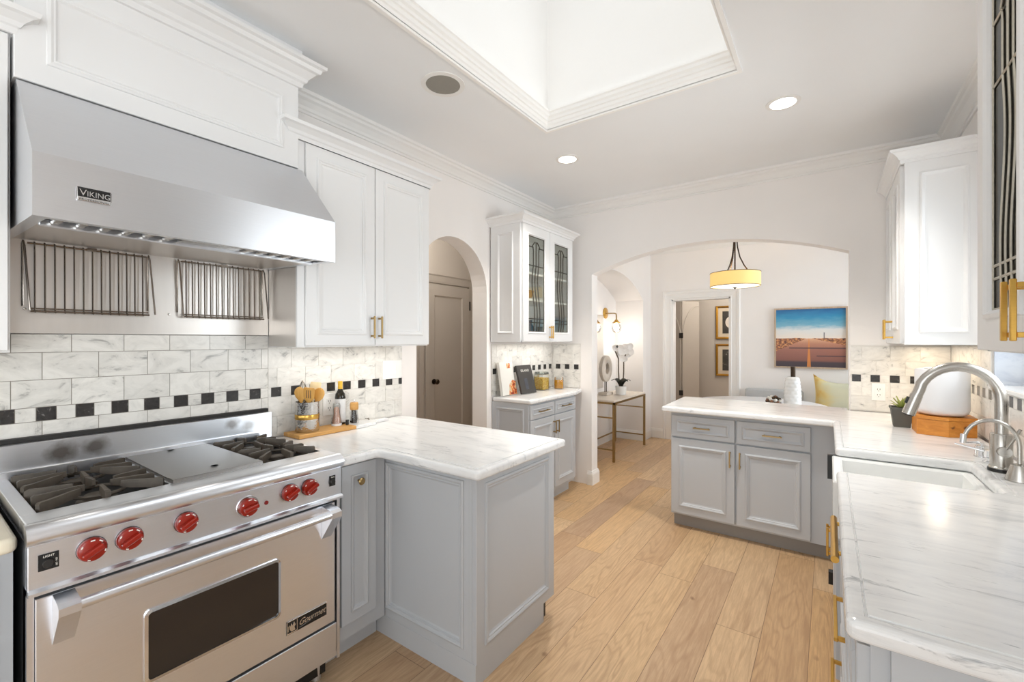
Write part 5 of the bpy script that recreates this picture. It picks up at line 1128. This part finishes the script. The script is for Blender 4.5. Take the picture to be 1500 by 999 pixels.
def cush(u, v, s_):
    e = (1 - abs(u) ** 3.2) * (1 - abs(v) ** 3.2); pin = 1 - 0.12 * (1 - abs(u) ** 2) * abs(v) ** 6 - 0.0
    pin2 = 1 - 0.10 * (1 - abs(v) ** 2) * abs(u) ** 6
    lx, lz, ly = 0.245 * u * pin2, 0.245 * v * pin, 0.085 * max(e, 0) ** 0.6 * s_
    if v > 0: lz -= 0.07 * (1 - (u - 0.1) ** 2) * v ** 3
    c_, s2 = math.cos(0.28), math.sin(0.28)
    return (2.42 + lx, 6.20 - ly * c_ + lz * s2, 0.765 + lz * c_ + ly * s2 * 0)
for s_ in (1, -1):
    b.loft([[cush(-1 + 2 * i / N, -1 + 2 * j / N, s_) for i in range(N + 1)] for j in range(N + 1)], closed=False, smooth=True)
b.build('cover', 'cushion', cu)

# back hall: framed prints and folding arched doors
def frame(z0, z1, label, dark):
    t = thing('framed_print', label, 'picture', (1.03, 7.9, z0), 'gold framed prints in the back hall')
    x0, x1 = 0.815, 1.27
    MB().sweep([(x0, z0), (x1, z0), (x1, z1), (x0, z1)], [(0, 0), (0, 0.026), (0.012, 0.032), (0.03, 0.024), (0.034, 0.012), (0.034, 0)], lambda a, c_, d: (a, 7.899 - d, c_), True, side=1).build('frame', 'gold', t)
    MB().box(x0 + 0.03, x1 - 0.03, 7.886, 7.896, z0 + 0.03, z1 - 0.03).build('mat', 'mat', t)
    m = NT('old_photograph'); f = m.noise(m.pos(), 9 if dark else 6, 4, 0.6, 0.8)
    m.set(Base_Color=m.ramp(f, [(0.4, lin((52, 46, 40))), (0.58, lin((70, 64, 56))), (0.68, lin((190, 184, 170)))]), Roughness=0.4)
    p_ = MB().box(x0 + 0.10, x1 - 0.10, 7.883, 7.887, z0 + 0.09, z1 - 0.09).build('photograph', m.mat, t)
    if not dark:
        MB().lathe([(0.105, 0), (0, 0.0005)], ((x0 + x1) / 2 + 0.02, 7.8828, (z0 + z1) / 2), 32, 0, (0, -1, 0)).build('oval_scene', 'stone', p_)
frame(1.425, 1.965, 'gold framed print with pale oval, the upper one in the back hall', False)
frame(0.825, 1.345, 'gold framed dark print, the lower one in the back hall', True)
fd = thing('folding_door', 'folded arched wooden doors with black hinges seen through the nook doorway', 'door', (0.45, 7.35, 0))
hx_, hy_ = 0.435, 7.25
for ex, ey in ((0.63, 7.52), (0.06, 7.36)):
    d = Vector((ex - hx_, ey - hy_, 0)); L = d.length; d.normalize(); n_ = Vector((d.y, -d.x, 0)); n_ = n_ if n_.y < 0 else -n_
    o_ = Vector((hx_, hy_, 0)); b = MB()
    lf = MB().prism([(0.004, 0), (L, 0), (L, 2.02), (0.004, 2.02)], lambda a, c_, q: tuple(o_ + d * a + n_ * q + Vector((0, 0, c_))), -0.02, 0.012).build('door_leaf', 'doorp', fd)
    pts = [(0.012, 0.1), (0.012, 1.45)] + [(0.012 + (L - 0.03) * (1 - math.cos(t * PI / 16)), 1.45 + 0.5 * math.sin(t * PI / 16)) for t in range(1, 9)]
    MB().tube([tuple(o_ + d * a + n_ * 0.014 + Vector((0, 0, c_))) for a, c_ in pts], 0.011, 8).build('arch_moulding', 'doorp', lf)
for z in (1.44, 0.54): MB().box(hx_ - 0.03, hx_ + 0.03, hy_ - 0.032, hy_ - 0.014, z, z + 0.08).build('hinge', 'hinge', fd)
point('back_hall_fill', (1.5, 7.1, 2.4), 17, NEUT, 0.1)  # added fill to lighten the back hall, no fixture there
point('passage_fill', (-0.55, 2.6, 2.5), 11.5, NEUT, 0.1)  # added fill that keeps the passage from going dark
